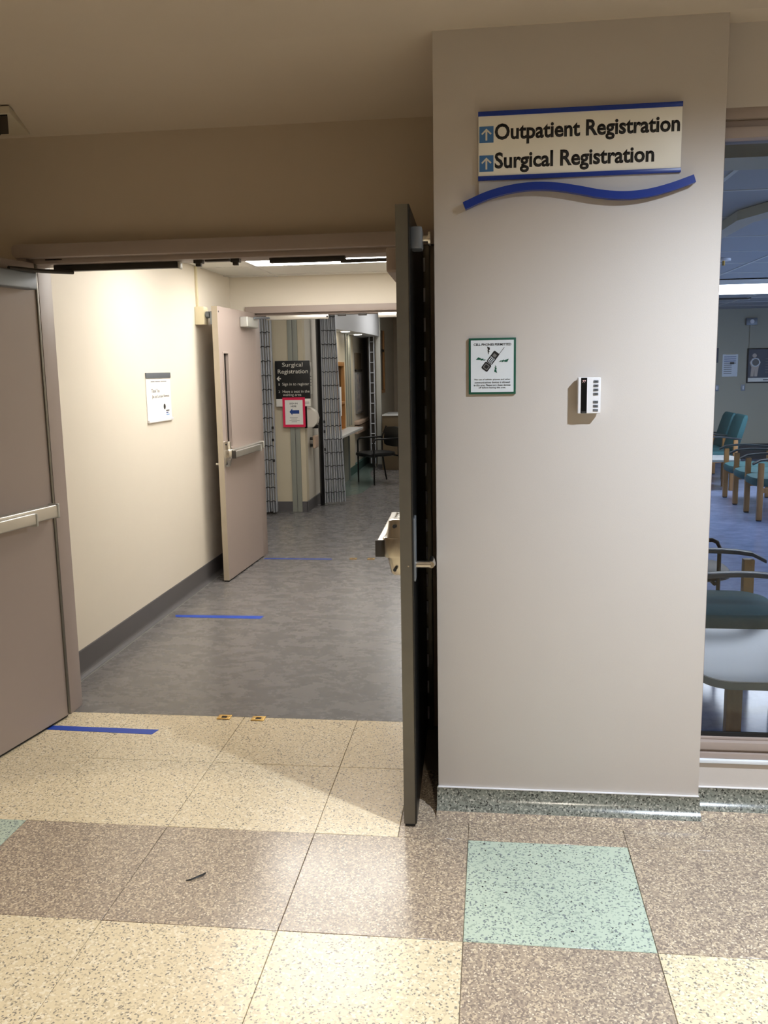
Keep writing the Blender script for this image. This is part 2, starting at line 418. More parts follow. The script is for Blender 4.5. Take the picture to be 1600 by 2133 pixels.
# window onto the waiting room
wn = thing('window_1', 'large fixed glass window with taupe metal frame beside the pier', 'window', (PX1, WY, 0), kind='structure')
L = 2.84
MB().box(0, L, -0.012, 0.11, 0.186, 0.200).build('sill', 'sign_white', wn, 0.003)
MB().box(0, L, 0.000, 0.11, 0.200, 0.222).box(0, L, 0.016, 0.10, 0.222, 0.232).box(0, L, 0.006, 0.10, 0.232, 0.262).box(0, L, 0.03, 0.09, 0.262, 0.272).build('bottom_rail', 'taupe_frame', wn, 0.0025)
MB().box(0, L, 0.040, 0.055, 0.272, 0.286).build('gasket', 'black_rubber', wn)
MB().box(0, L, 0.000, 0.10, 2.455, 2.492).box(0, L, 0.02, 0.10, 2.43, 2.455).box(0, L, 0.004, 0.10, 2.395, 2.43).build('top_rail', 'taupe_frame', wn, 0.0025)
MB().box(0.0, 0.032, 0.05, 0.10, 0.272, 2.40).build('side_rail', 'taupe_frame', wn, 0.002)
MB().box(L - 0.04, L, 0.0, 0.10, 0.272, 2.40).build('side_rail', 'taupe_frame', wn, 0.002)
box('pane', 'window_glass', (0.03, L - 0.03, 0.052, 0.058, 0.284, 2.40), wn)

# ------------------------------------------------------------------ double door frame (near)
t1 = thing('trim_1', 'taupe metal frame of the near double door', 'door frame', (0, 0, 0), kind='structure')
MB().prism([(-2.135, 2.19), (-2.12, 2.172), (-0.20, 2.172), (-0.20, 2.232), (-2.12, 2.232), (-2.135, 2.22)], 'y', 3.885, 3.952).build('head', 'taupe_frame', t1, 0.006)
MB().box(-2.09, -0.30, 3.93, 4.075, 2.150, 2.176).build('head_stop', 'taupe_frame', t1, 0.003)
MB().box(-2.12, -2.075, 3.90, 4.09, 0, 2.18).box(-2.09, -2.058, 3.965, 4.09, 0.0, 2.16).build('jamb', 'taupe_frame', t1, 0.003)
MB().box(-0.30, -0.262, 3.90, 4.09, 0, 2.18).box(-0.33, -0.30, 3.965, 4.09, 0.0, 2.16).build('jamb', 'dark_edge', t1, 0.003)
# overhead tracks and strike brackets under the head
MB().box(-1.99, -1.405, 3.985, 4.02, 2.122, 2.150).build('closer_track', 'dark_bronze', t1, 0.002)
MB().box(-1.402, -1.392, 3.985, 4.02, 2.118, 2.150).build('track_cap', 'silver_paint', t1, 0.002)
MB().box(-0.98, -0.64, 3.985, 4.02, 2.129, 2.152).build('closer_track', 'dark_bronze', t1, 0.002)
MB().tube([(-0.66, 4.0, 2.128), (-0.36, 3.94, 2.122)], 0.008, 8).build('closer_arm', 'dark_bronze', t1, smooth=True)
MB().tube([(-1.90, 3.99, 2.116), (-1.98, 3.85, 2.11), (-2.05, 3.70, 2.11)], 0.009, 8).build('closer_arm', 'dark_bronze', t1, smooth=True)
for x in (-1.30, -1.13):
    MB().box(x - 0.02, x + 0.02, 3.96, 3.995, 2.135, 2.152).box(x - 0.012, x + 0.012, 3.965, 3.985, 2.122, 2.137).build('strike_bracket', 'dark_bronze', t1, 0.002)
MB().box(-1.27, -1.16, 3.97, 4.0, 2.142, 2.151).build('coordinator_bar', 'dark_bronze', t1)
MB().box(-2.00, -1.92, 3.930, 3.935, 2.165, 2.17).build('head_slot', 'black_plastic', t1)

# ------------------------------------------------------------------ doors
def exit_device(parent, s, Ld, z, head, end_gap=0.03):
    """touch bar across the leaf; s: +1 leaf runs to +x from the hinge, -1 to -x"""
    dv = bpy.data.objects.new('exit_device', None); COL.objects.link(dv); dv.parent = parent
    def X(a, b): return (min(s * a, s * b), max(s * a, s * b))
    MB().box(*X(end_gap, Ld - 0.10), -0.050, 0, z - 0.030, z + 0.030).build('rail', 'aluminium', dv, 0.006, 3)
    MB().box(*X(end_gap - 0.012, end_gap + 0.004), -0.054, 0, z - 0.034, z + 0.034).build('end_cap', 'silver_paint', dv, 0.006, 3)
    MB().box(*X(end_gap + 0.20, Ld - 0.035), -0.086, -0.060, z - 0.030, z + 0.022).build('touch_bar', head, dv, 0.006, 3)
    MB().box(*X(end_gap + 0.21, Ld - 0.14), -0.062, -0.030, z - 0.024, z + 0.016).build('bar_core', 'silver_paint', dv, 0.002)
    MB().box(*X(Ld - 0.034, Ld - 0.028), -0.090, -0.056, z - 0.034, z + 0.026).build('bar_tip', 'dark_bronze', dv, 0.002)
    MB().box(*X(Ld - 0.075, Ld - 0.045), -0.062, -0.030, z - 0.014, z + 0.010).build('bar_neck', 'dark_bronze', dv, 0.002)
    MB().box(*X(end_gap + 0.19, end_gap + 0.203), -0.089, -0.02, z - 0.039, z + 0.019).build('bar_end', 'silver_paint', dv, 0.004)
    # latch case at the free edge: tall tapered housing
    x0, x1 = X(Ld - 0.085, Ld - 0.006)
    cx = (x0 + x1) / 2
    def ring(zz, w, d):
        pts = []
        for a in range(0, 181, 20):
            pts.append((cx + w / 2 * math.cos(R(a)), -d * (abs(math.sin(R(a))) ** 0.55), zz))
        return pts
    MB().loft([ring(z + 0.100, 0.050, 0.034), ring(z + 0.096, 0.058, 0.042), ring(z + 0.036, 0.066, 0.050)]).build('latch_case_top', 'stainless', dv, smooth=True)
    MB().loft([ring(z + 0.037, 0.078, 0.058), ring(z + 0.033, 0.080, 0.064), ring(z - 0.028, 0.080, 0.064), ring(z - 0.034, 0.078, 0.058)]).build('latch_case', 'stainless', dv, smooth=True)
    MB().loft([ring(z - 0.033, 0.066, 0.050), ring(z - 0.092, 0.052, 0.036), ring(z - 0.098, 0.046, 0.028)]).build('latch_case_bottom', 'stainless', dv, smooth=True)
    for zz in (z + 0.078, z - 0.076):
        xq = x1 if s > 0 else x0
        MB().tube([(xq - s * 0.010, -0.020, zz), (xq - s * 0.0 + s * 0.0, -0.020, zz)], 0.006, 10).build('screw', 'ink_black', dv, smooth=True)
    return dv
def make_door(num, label, loc, rz, s, Ld, H, edge_mat, face_mat, bar_z, lite=False, barmat='aluminium', light_dashes=0):
    d = thing('door_%d' % num, label, 'door', loc, rz, kind='structure')
    def X(a, b): return (min(s * a, s * b), max(s * a, s * b))
    th = 0.045
    if lite:   # four members round a narrow vision panel near the free edge
        a, b, z0, z1 = Ld - 0.205, Ld - 0.095, 1.07, 1.80
        m = MB().box(*X(0, a), 0, th, 0.012, H).box(*X(b, Ld - 0.002), 0, th, 0.012, H).box(*X(a, b), 0, th, 0.012, z0).box(*X(a, b), 0, th, z1, H)
        m.build('leaf', face_mat, d)
        MB().box(*X(a, b), 0.018, 0.024, z0, z1).build('vision_pane', 'dark_pane', d)
        f = MB().box(*X(a - 0.014, a), -0.006, 0, z0 - 0.014, z1 + 0.014).box(*X(b, b + 0.014), -0.006, 0, z0 - 0.014, z1 + 0.014).box(*X(a, b), -0.006, 0, z1, z1 + 0.014).box(*X(a, b), -0.006, 0, z0 - 0.014, z0)
        f.build('vision_frame', face_mat, d, 0.002)
    else:
        MB().box(*X(0, Ld - 0.002), 0, th, 0.012, H).build('leaf', face_mat, d, 0.0015, 1)
    MB().box(*X(Ld - 0.003, Ld), 0.000, th, 0.012, H).build('edge_strip', edge_mat, d)
    MB().box(*X(0, Ld), 0.004, th - 0.004, 0.004, 0.012).build('bottom_sweep', 'black_rubber', d)
    exit_device(d, s, Ld, bar_z, barmat)
    return d
# near left leaf, swung back past square
dl = make_door(1, 'taupe metal door leaf with push bar at the left edge of the picture', (-2.052, 3.925, 0), R(80.4), -1, 0.87, 2.155, 'dark_edge', 'taupe_door', 1.028)
MB().box(-0.004, 0.010, -0.006, 0.05, 0.02, 2.15).build('hinge_strip', 'dark_edge', dl, 0.002)
MB().box(0.010, 0.016, 0.0, 0.05, 0.02, 2.15).build('hinge_gap', 'black_rubber', dl)
MB().box(-0.62, -0.06, -0.055, 0, 2.03, 2.105).build('closer_body', 'grey_steel', dl, 0.008, 3)
MB().box(-0.87, -0.004, -0.003, 0, 2.115, 2.150).build('top_plate', 'taupe_frame', dl, 0.001)
# near right leaf, edge-on to the viewer
dr = make_door(2, 'dark edged door leaf standing open edge-on beside the pale pier', (-0.337, 3.925, 0), R(-88.55), 1, 0.912, 2.185, 'dark_edge', 'taupe_door', 1.035)
MB().box(0.912, 0.9135, 0.0415, 0.0445, 0.012, 2.185).build('edge_seal', 'black_rubber', dr)
MB().box(0.10, 0.66, -0.055, 0, 1.995, 2.085).build('closer_body', 'taupe_frame', dr, 0.012, 3)
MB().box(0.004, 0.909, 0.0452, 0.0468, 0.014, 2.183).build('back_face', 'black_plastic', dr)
ho = MB().box(0.76, 0.85, 0.045, 0.085, 2.05, 2.125).build('hold_open', 'grey_steel', dr, 0.01, 2)
MB().tube([(0.80, 0.085, 2.088), (0.80, 0.105, 2.088)], 0.012, 10).build('armature', 'stainless', ho, smooth=True)
MB().tube([(0.80, 0.103, 2.088), (0.80, 0.110, 2.088)], 0.024, 14).build('armature_disc', 'stainless', ho, smooth=True)
MB().box(0.835, 0.905, 0.045, 0.053, 0.918, 1.142).build('escutcheon', 'grey_steel', dr, 0.002)
lv = MB().tube([(0.875, 0.053, 0.973), (0.875, 0.105, 0.973)], 0.013, 14).build('lever', 'stainless', dr, smooth=True)
MB().tube([(0.885, 0.106, 0.973), (0.86, 0.110, 0.973), (0.76, 0.104, 0.970)], [0.012, 0.012, 0.009], 12).build('lever_grip', 'stainless', lv, smooth=True)
MB().box(0.914, 0.9145, 0.026, 0.031, 0.972, 0.977).build('edge_screw', 'stainless', dr)
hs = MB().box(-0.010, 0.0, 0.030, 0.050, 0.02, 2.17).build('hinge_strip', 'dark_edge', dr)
for k in range(17):  # pale dashes stand in for corridor light showing through the hinge gap
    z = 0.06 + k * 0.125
    MB().tube([(0.036, 0.0515, z), (0.036, 0.0515, z + 0.058)], 0.0045, 8).build('hinge_light_dash', 'white_plastic', hs, smooth=True)
# far left leaf at the end of the corridor
df = make_door(3, 'pale taupe door leaf with narrow vision panel at the corridor end', (-2.042, 7.69, 0), R(88.03), -1, 0.962, 2.155, 'beige_edge', 'taupe_door', 1.02, lite=True)
MB().box(-0.42, -0.12, -0.070, 0, 2.02, 2.105).build('closer_body', 'silver_paint', df, 0.012, 3)
MB().tube([(-0.935, -0.002, 2.115), (-0.935, 0.0, 2.115)], 0.007, 10).build('plug', 'ink_black', df)
MB().tube([(-0.90, 0.045, 0.94), (-0.90, 0.085, 0.94)], 0.011, 10).build('lever', 'stainless', df, smooth=True)
MB().box(-0.93, -0.86, 0.045, 0.070, 2.02, 2.12).build('hold_open', 'grey_steel', df, 0.006)

# ------------------------------------------------------------------ corridor
wl = struct('wall_corridor_left', 'corridor_paint', (-2.36, CXL, CY0, CY1, 0, 2.6), 'bright cream left wall of the corridor')
struct('wall_corridor_right', 'corridor_paint', (CXR, -0.04, CY0, CY1 + 0.12, 0, 2.9), 'cream right wall of the corridor hidden by the open door leaf')
we = MB().box(-4.6, -2.10, CY1, CY1 + 0.13, 0, 2.9).box(-0.30, CXR, CY1, CY1 + 0.13, 0, 2.9).box(-2.10, -0.30, CY1, CY1 + 0.13, 2.19, 2.9).build('wall_corridor_end', 'corridor_paint')
tag(we, 'cream wall over the second doorway at the corridor end', 'wall', kind='structure')
bl = MB().prism([(CXL - 0.01, 0), (CXL - 0.01, 0.146), (CXL + 0.004, 0.146), (CXL + 0.006, 0.14), (CXL + 0.006, 0.03)] + arc(CXL + 0.036, 0.03, 0.03, 180, 270, 5)[1:], 'y', CY0, CY1).build('baseboard_corridor', 'rubber_base', smooth=False)
tag(bl, 'dark grey coved rubber base along the corridor wall', 'baseboard', kind='structure')
box('weld_strip', 'corner_guard', (CXL + 0.036, CXL + 0.041, CY0, CY1, 0.0, 0.0006), bl)
# suspended ceiling of the corridor: tee bars, tiles, troffers
cc = MB().box(CXL, CXR, CY0, CY1, CZ + 0.06, CZ + 0.10).build('ceiling_corridor', 'ceiling_tile'); tag(cc, 'white tiled drop ceiling of the corridor', 'ceiling', kind='structure')
gx = [CXL, -1.84, -0.62, CXR]; gy = [CY0, 4.51, 5.12, 5.73, 6.34, 6.95, 7.56, CY1]
tcache = {}
def ctile(x0, x1, y0, y1, z, parent, mat='ceiling_tile'):
    k = (round(x1 - x0, 3), round(y1 - y0, 3), mat)
    if k not in tcache:
        me = MB().box(-k[0] / 2 + 0.010, k[0] / 2 - 0.010, -k[1] / 2 + 0.010, k[1] / 2 - 0.010, 0, 0.014).mesh('ceiling_tile'); me.materials.append(M[mat]); tcache[k] = me
    link('ceiling_tile', tcache[k], parent, ((x0 + x1) / 2, (y0 + y1) / 2, z))
for j in range(len(gy) - 1):
    for i in range(3):
        if i == 1 and j in (2, 4): continue
        ctile(gx[i], gx[i + 1], gy[j], gy[j + 1], CZ + 0.003, cc)
for x in gx[1:-1]: box('tee_bar', 'tee_bar', (x - 0.012, x + 0.012, CY0, CY1, CZ - 0.002, CZ + 0.02), cc)
for y in gy[1:-1]: box('tee_bar', 'tee_bar', (CXL, CXR, y - 0.012, y + 0.012, CZ - 0.0015, CZ + 0.02), cc)
def troffer(x0, x1, y0, y1, z, label, mat, group, tubes=True):
    t = thing('ceiling_light', label, 'ceiling light', ((x0 + x1) / 2, (y0 + y1) / 2, z), group=group)
    w, d = (x1 - x0) / 2, (y1 - y0) / 2
    MB().box(-w, w, -d, -d + 0.03, 0, 0.058).box(-w, w, d - 0.03, d, 0, 0.058).box(-w, -w + 0.03, -d, d, 0, 0.058).box(w - 0.03, w, -d, d, 0, 0.058).box(-w, w, -d, d, 0.050, 0.058).build('housing', 'tee_bar', t)
    box('diffuser', mat, (-w + 0.028, w - 0.028, -d + 0.028, d - 0.028, 0.004, 0.010), t)
    return t
troffer(-1.83, -0.63, 6.35, 6.94, CZ - 0.002, 'lit fluorescent ceiling panel seen under the near door head', 'corridor_tube', 'corridor ceiling lights')
troffer(-1.83, -0.63, 5.13, 5.72, CZ - 0.002, 'fluorescent ceiling panel of the corridor just behind the near door head', 'corridor_tube', 'corridor ceiling lights')

# second door frame
t2 = thing('trim_2', 'taupe frame of the second doorway at the corridor end', 'door frame', (0, 0, 0), kind='structure')
MB().box(-2.125, -0.28, CY1 - 0.025, CY1 + 0.15, 2.155, 2.212).build('head', 'taupe_frame', t2, 0.004)
MB().box(-2.10, -0.30, CY1 + 0.03, CY1 + 0.14, 2.135, 2.157).build('head_stop', 'taupe_frame', t2, 0.003)
MB().box(-2.125, -2.045, CY1 - 0.02, CY1 + 0.15, 0, 2.16).build('jamb', 'taupe_frame', t2, 0.004)
MB().box(-0.36, -0.28, CY1 - 0.02, CY1 + 0.15, 0, 2.16).build('jamb', 'taupe_frame', t2, 0.004)
MB().box(-1.93, -1.385, CY1 - 0.06, CY1 - 0.026, 2.093, 2.130).build('closer_track', 'aluminium', t2, 0.003)
MB().tube([(-1.395, CY1 - 0.062, 2.112), (-1.395, CY1 - 0.058, 2.112)], 0.008, 10).build('track_screw', 'ink_black', t2)
MB().box(-0.955, -0.42, CY1 - 0.06, CY1 - 0.026, 2.093, 2.135).build('closer_track', 'aluminium', t2, 0.003)
MB().tube([(-1.90, CY1 - 0.045, 2.112), (-1.97, 7.42, 2.10)], 0.010, 8).build('closer_arm', 'grey_steel', t2, smooth=True)
for x in (-1.28, -1.10): MB().box(x - 0.035, x + 0.035, CY1 + 0.0, CY1 + 0.04, 2.118, 2.136).build('strike_bracket', 'dark_bronze', t2, 0.002)

# magnetic hold-open on the corridor wall with its conduit
mg = thing('door_magnet', 'cream door holder box with conduit on the corridor wall', 'door holder', (CXL, 6.80, 2.02), R(90))
MB().box(-0.05, 0.05, -0.075, 0, 0, 0.135).build('housing', 'cream_conduit', mg, 0.006, 2)
MB().tube([(0.0, -0.075, 0.075), (0.0, -0.105, 0.075)], 0.026, 14).build('magnet_face', 'grey_steel', mg, smooth=True)
MB().box(-0.012, 0.012, -0.018, 0, 0.135, CZ - 2.02).build('conduit', 'cream_conduit', mg, 0.003)
# thank-you notice
nt_ = thing('wall_notice', 'clear holder with printed thank-you notice on the bright corridor wall', 'notice', (CXL, 5.905, 1.335), R(90))
box('sheet', 'paper', (-0.225, 0.225, -0.004, -0.001, 0.0, 0.325), nt_)
box('header_strip', 'grey_steel', (-0.225, 0.225, -0.010, 0.0, 0.288, 0.325), nt_, 0.002)
box('bottom_clip', 'white_plastic', (-0.225, 0.225, -0.016, 0.0, -0.006, 0.012), nt_, 0.003)
for a_, b_ in ((-0.14, -0.07), (-0.06, 0.03), (0.04, 0.15)): box('heading_line', 'ink_grey', (a_, b_, -0.0045, -0.004, 0.262, 0.268), nt_)
lettering('print_line', 'Thank You', -0.135, 0.01, 0.192, 0.216, -0.004, 'ink_grey', nt_, 0.01)
lettering('print_line', 'Jim and Lorraine Newman', -0.13, 0.19, 0.150, 0.176, -0.004, 'ink_grey', nt_, 0.01)
MB().prism(arc(0.092, 0.092, 0.019, 0, 342, 19), 'y', -0.0046, -0.004).build('round_emblem', 'ink_black', nt_)
for i, m in enumerate(('ink_black', 'ink_blue', 'sky_blue')): box('emblem_bar', m, (0.118, 0.178 - 0.02 * (i == 1), -0.0046, -0.004, 0.060 - i * 0.014, 0.067 - i * 0.014), nt_)

# ------------------------------------------------------------------ floor tapes and strikes
def tape(pts, label):
    o = MB().prism(pts, 'z', 0.0002, 0.0012).build('floor_tape', 'tape_blue'); return tag(o, label, 'tape', 'blue tape marks on the floor')
tape([(-2.085, 3.767), (-1.562, 3.751), (-1.548, 3.806), (-2.085, 3.815)], 'blue tape strip on the cream tiles under the left door leaf')
tape([(-2.172, 5.752), (-2.15, 5.700), (-1.552, 5.690), (-1.545, 5.762)], 'blue tape strip across the middle of the grey corridor floor')
tape([(-2.02, 7.604), (-1.40, 7.604), (-1.41, 7.634), (-2.02, 7.636)], 'thin blue tape strip at the second doorway')
def strike(x, y, label, sc=1.0):
    t = thing('floor_strike', label, 'floor strike', (x, y, 0), group='brass strike plates in the floor')
    w, d = 0.032 * sc, 0.026 * sc
    MB().box(-w, w, -d, -d * .45, 0, 0.004).box(-w, w, d * .45, d, 0, 0.004).box(-w, -w * .42, -d * .45, d * .45, 0, 0.004).box(w * .42, w, -d * .45, d * .45, 0, 0.004).build('plate', 'brass', t, 0.0008)
    box('socket', 'black_plastic', (-w * .42, w * .42, -d * .45, d * .45, 0.0, 0.0015), t)
strike(-1.283, 3.978, 'brass floor strike plate at the threshold, left of the pair')
strike(-1.113, 3.973, 'brass floor strike plate at the threshold, right of the pair')
strike(-1.215, 7.64, 'worn brass strike plate at the second doorway, left of the pair')
strike(-1.055, 7.64, 'worn brass strike plate at the second doorway, right of the pair')
db = MB().loft([[(-0.995 + 0.05 * t + 0.004 * math.sin(9 * t), 2.60 + 0.05 * t * t - w, 0.001 + 0.004 * math.sin(3 * t)), (-0.995 + 0.05 * t, 2.60 + 0.05 * t * t + w, 0.001 + 0.004 * math.sin(3 * t)), (-0.995 + 0.05 * t, 2.60 + 0.05 * t * t, 0.004 + 0.004 * math.sin(3 * t))] for t, w in ((0, .001), (.3, .005), (.6, .009), (.85, .006), (1.0, .001))]).build('debris', 'ink_black')
tag(db, 'small dark scrap lying on the taupe tiles', 'scrap', kind='thing')

# ------------------------------------------------------------------ ceiling vent upper left
cv = thing('ceiling_vent', 'beige ceiling grille with black opening at the upper left', 'vent', (-2.19, 3.73, 2.70))
MB().prism([(-0.24, -0.161), (0.271, -0.161), (0.182, 0.164), (-0.24, 0.164)], 'z', -0.006, 0.022).build('plate', 'vent_beige', cv, 0.002)
MB().prism([(-0.2, -0.145), (0.252, -0.145), (0.115, 0.108), (-0.2, 0.108)], 'z', -0.012, -0.005).build('opening', 'black_plastic', cv)
for k in range(4): box('louvre', 'ink_black', (-0.2, 0.08, -0.10 + k * 0.065, -0.092 + k * 0.065, -0.018, -0.011), cv)

# ------------------------------------------------------------------ registration sign
rs = thing('registration_sign', 'cream and blue hanging sign reading Outpatient Registration and Surgical Registration', 'sign', (0, PY, 0))
SW = 0.614
box('board', 'sign_cream', (-0.044, SW, -0.020, -0.012, 2.275, 2.491), rs, 0.001)
box('stripe', 'sign_blue', (-0.045, SW + 0.001, -0.023, -0.012, 2.477, 2.492), rs, 0.001)
box('stripe', 'sign_blue', (-0.045, SW + 0.001, -0.023, -0.012, 2.273, 2.287), rs, 0.001)
def wave_z(u):
    k = [(0, 2.192), (0.1, 2.222), (0.2, 2.240), (0.3, 2.247), (0.4, 2.243), (0.5, 2.230), (0.6, 2.214), (0.7, 2.206), (0.8, 2.210), (0.9, 2.226), (1.0, 2.250)]
    for (a, za), (b, zb) in zip(k, k[1:]):
        if u <= b + 1e-9:
            t = (u - a) / (b - a); i = k.index((a, za))
            m0 = (zb - k[i - 1][1]) / 2 if i > 0 else zb - za; m1 = (k[i + 2][1] - za) / 2 if i + 2 < len(k) else zb - za
            return (2 * t ** 3 - 3 * t * t + 1) * za + (t ** 3 - 2 * t * t + t) * m0 + (-2 * t ** 3 + 3 * t * t) * zb + (t ** 3 - t * t) * m1
    return k[-1][1]
rings = []
for i in range(51):
    u = i / 50; x = -0.092 + 0.75 * u
    d = (wave_z(min(1, u + .01)) - wave_z(max(0, u - .01))) / (0.75 * (min(1, u + .01) - max(0, u - .01)))
    n = Vector((-d, 1)).normalized() * 0.0125; z = wave_z(u)
    rings.append([(x - n.x, -0.034, z - n.y), (x - n.x, -0.006, z - n.y), (x + n.x, -0.006, z + n.y), (x + n.x, -0.034, z + n.y)])
MB().loft(rings).build('wave', 'sign_blue', rs)
lo = [(-0.092 + 0.75 * u, wave_z(u)) for u in [0.066 + (0.94 - 0.066) * i / 30 for i in range(31)]]
MB().prism([(SW, 2.40), (-0.043, 2.40)] + lo, 'y', -0.012, 0.0).build('back_panel', 'sign_clear', rs)
for z0 in (2.393, 2.301):
    a = box('arrow_tile', 'arrow_blue', (-0.041, 0.006, -0.0208, -0.020, z0, z0 + 0.052), rs)
    q = []
    cx, cz = -0.0175, z0 + 0.026
    poly('arrow', [(cx - .003, cz - .019), (cx + .003, cz - .019), (cx + .003, cz + .009), (cx + .014, cz - .001), (cx + .017, cz + .003), (cx, cz + .019), (cx - .017, cz + .003), (cx - .014, cz - .001), (cx - .003, cz + .009)], -0.0208, 0.0005, 'ink_white', a)
lettering('lettering', 'Outpatient Registration', 0.010, 0.608, 2.385, 2.452, -0.020, 'ink_black', rs, 0.028, words=True)
lettering('lettering', 'Surgical Registration', 0.010, 0.529, 2.294, 2.361, -0.020, 'ink_black', rs, 0.028, words=True)

# ------------------------------------------------------------------ cell phone notice
ps = thing('phone_sign', 'small green bordered plaque about cell phones on the pier', 'sign', (0.003, PY, 1.657))
w, h = 0.0815, 0.0965
box('frame', 'sign_green', (-w, w, -0.010, 0, -h, h), ps, 0.0015)
box('face', 'sign_white', (-w + .0075, w - .0075, -0.0106, -0.005, -h + .0075, h - .0075), ps)
FY = -0.0106
lettering('heading', 'CELL PHONES PERMITTED', -0.064, 0.065, 0.070, 0.0785, FY, 'ink_black', ps, 0.02)
for i, (s_, wd) in enumerate((('The use of cellular phones and other', .063), ('communications devices is allowed', .061), ('in this area. Please turn these devices', .063), ('off before leaving this area.', .047))):
    lettering('body_line', s_, -wd, wd, -0.0495 - i * 0.0095, -0.0425 - i * 0.0095, FY, 'ink_black', ps, 0.006)
def rot(pts, a, c=(0, 0)):
    ca, sa = math.cos(R(a)), math.sin(R(a)); return [(c[0] + x * ca - z * sa, c[1] + x * sa + z * ca) for x, z in pts]
C0 = (-0.004, 0.020)
ph = poly('phone_body', rot(rrect(-0.0115, 0.0115, -0.012, 0.034, 0.004), -37, C0), FY, 0.0005, 'ink_black', ps)
poly('phone_flip', rot(rrect(-0.013, 0.013, -0.041, -0.013, 0.005), -37, C0), FY, 0.0005, 'ink_black', ps)
poly('flip_inlay', rot(rrect(-0.009, 0.009, -0.036, -0.018, 0.003), -37, C0), FY - .0005, 0.0003, 'ink_grey', ps)
poly('flip_core', rot(rrect(-0.006, 0.006, -0.033, -0.021, 0.002), -37, C0), FY - .0008, 0.0003, 'ink_black', ps)
poly('phone_screen', rot(rrect(-0.006, 0.006, 0.015, 0.026, 0.002), -37, C0), FY - .0005, 0.0003, 'ink_grey', ps)
poly('antenna', rot([(0.009, 0.03), (0.0105, 0.03), (0.0108, 0.062), (0.0092, 0.062)], -37, C0), FY, 0.0005, 'ink_black', ps)
for r_ in range(4):
    for c_ in range(3): poly('phone_key', rot([(-.008 + c_ * .006, -.009 + r_ * .0055), (-.0042 + c_ * .006, -.009 + r_ * .0055), (-.0042 + c_ * .006, -.0055 + r_ * .0055), (-.008 + c_ * .006, -.0055 + r_ * .0055)], -37, C0), FY - .0005, 0.0003, 'sign_white', ph)
bolt = [(0, 0), (.010, .0045), (.008, .0015), (.018, .005), (.016, .0018), (.033, .004), (.027, -.0045), (.017, -.003), (.019, -.0005), (.009, -.003), (.011, 0)]
for a, c in ((10, (0.022, 0.014)), (172, (-0.020, 0.022)), (95, (-0.011, 0.040)), (275, (0.010, 0.004))):
    poly('bolt', rot([(x * 1.1 if a in (10, 172) else x * .85, z * 1.1) for x, z in bolt], a, c), FY, 0.0005, 'sign_green' if a != 95 else 'ink_black', ps)

# ------------------------------------------------------------------ wall control panel
cp = thing('control_panel', 'white wall control with black display strip and grey buttons on the pier', 'control panel', (0.3325, PY, 1.552))
MB().box(-0.036, 0.036, -0.010, 0, -0.058, 0.058).build('back_box', 'offwhite_plastic', cp, 0.002)
MB().box(-0.0385, 0.0385, -0.040, -0.010, -0.0615, 0.0615).build('cover', 'white_plastic', cp, 0.004, 3)
box('display', 'black_plastic', (-0.0280, -0.0080, -0.0408, -0.0395, -0.0605, 0.0600), cp)
lettering('digits', '77', -0.0235, -0.0125, 0.044, 0.052, -0.0408, 'red_digit', cp)
box('maker_mark', 'ink_grey', (-0.0250, -0.0110, -0.0410, -0.0408, -0.0568, -0.0554), cp)
for zz in (0.047, 0.033, 0.019, 0.005, -0.022, -0.036, -0.050):
    b_ = MB().box(0.0135, 0.0300, -0.0425, -0.0395, zz - 0.0042, zz + 0.0042).build('button', 'grey_steel', cp, 0.0008, 1)
    if zz > -0.05: box('button_mark', 'ink_black', (0.018, 0.0255, -0.0428, -0.0425, zz - 0.001, zz + 0.001), b_)

# ------------------------------------------------------------------ lobby beyond the second doorway
cl = struct('ceiling_lobby', 'ceiling_tile', (-4.6, -0.05, CY1 + 0.13, 18.2, LZ, LZ + 0.1), 'dim ceiling of the lobby beyond the second doorway', 'ceiling')
struct('wall_lobby_left', 'lobby_paint', (-4.7, -4.6, CY1, 10.25, 0, 2.9), 'cream side wall of the lobby beyond the second doorway')
ws = MB().box(-4.6, -2.17, 10.27, 10.40, 0, LZ).build('wall_lobby_front', 'lobby_paint'); tag(ws, 'cream wall behind the black surgical registration sign', 'wall', kind='structure')
wr = MB().box(-2.32, -2.17, 10.40, 11.25, 0, LZ).build('wall_lobby_side', 'lobby_white'); tag(wr, 'pale return wall behind the folding gate', 'wall', kind='structure')
tag(MB().box(-4.6, -2.165, 10.255, 10.27, 0, 0.125).box(-2.17, -2.155, 10.255, 11.25, 0, 0.125).build('baseboard_lobby', 'rubber_base'), 'grey rubber base of the lobby wall under the sign', 'baseboard', kind='structure')
cg = thing('trim_3', 'grey double channel wall guard below the black sign', 'wall guard', (-2.28, 10.27, 0), kind='structure')
for x in (-0.062, -0.002):
    box('channel', 'corner_guard', (x, x + 0.056, -0.025, 0, 0.0, LZ), cg, 0.006)
box('seam', 'rubber_base', (-0.007, -0.001, -0.018, 0, 0.0, LZ), cg)
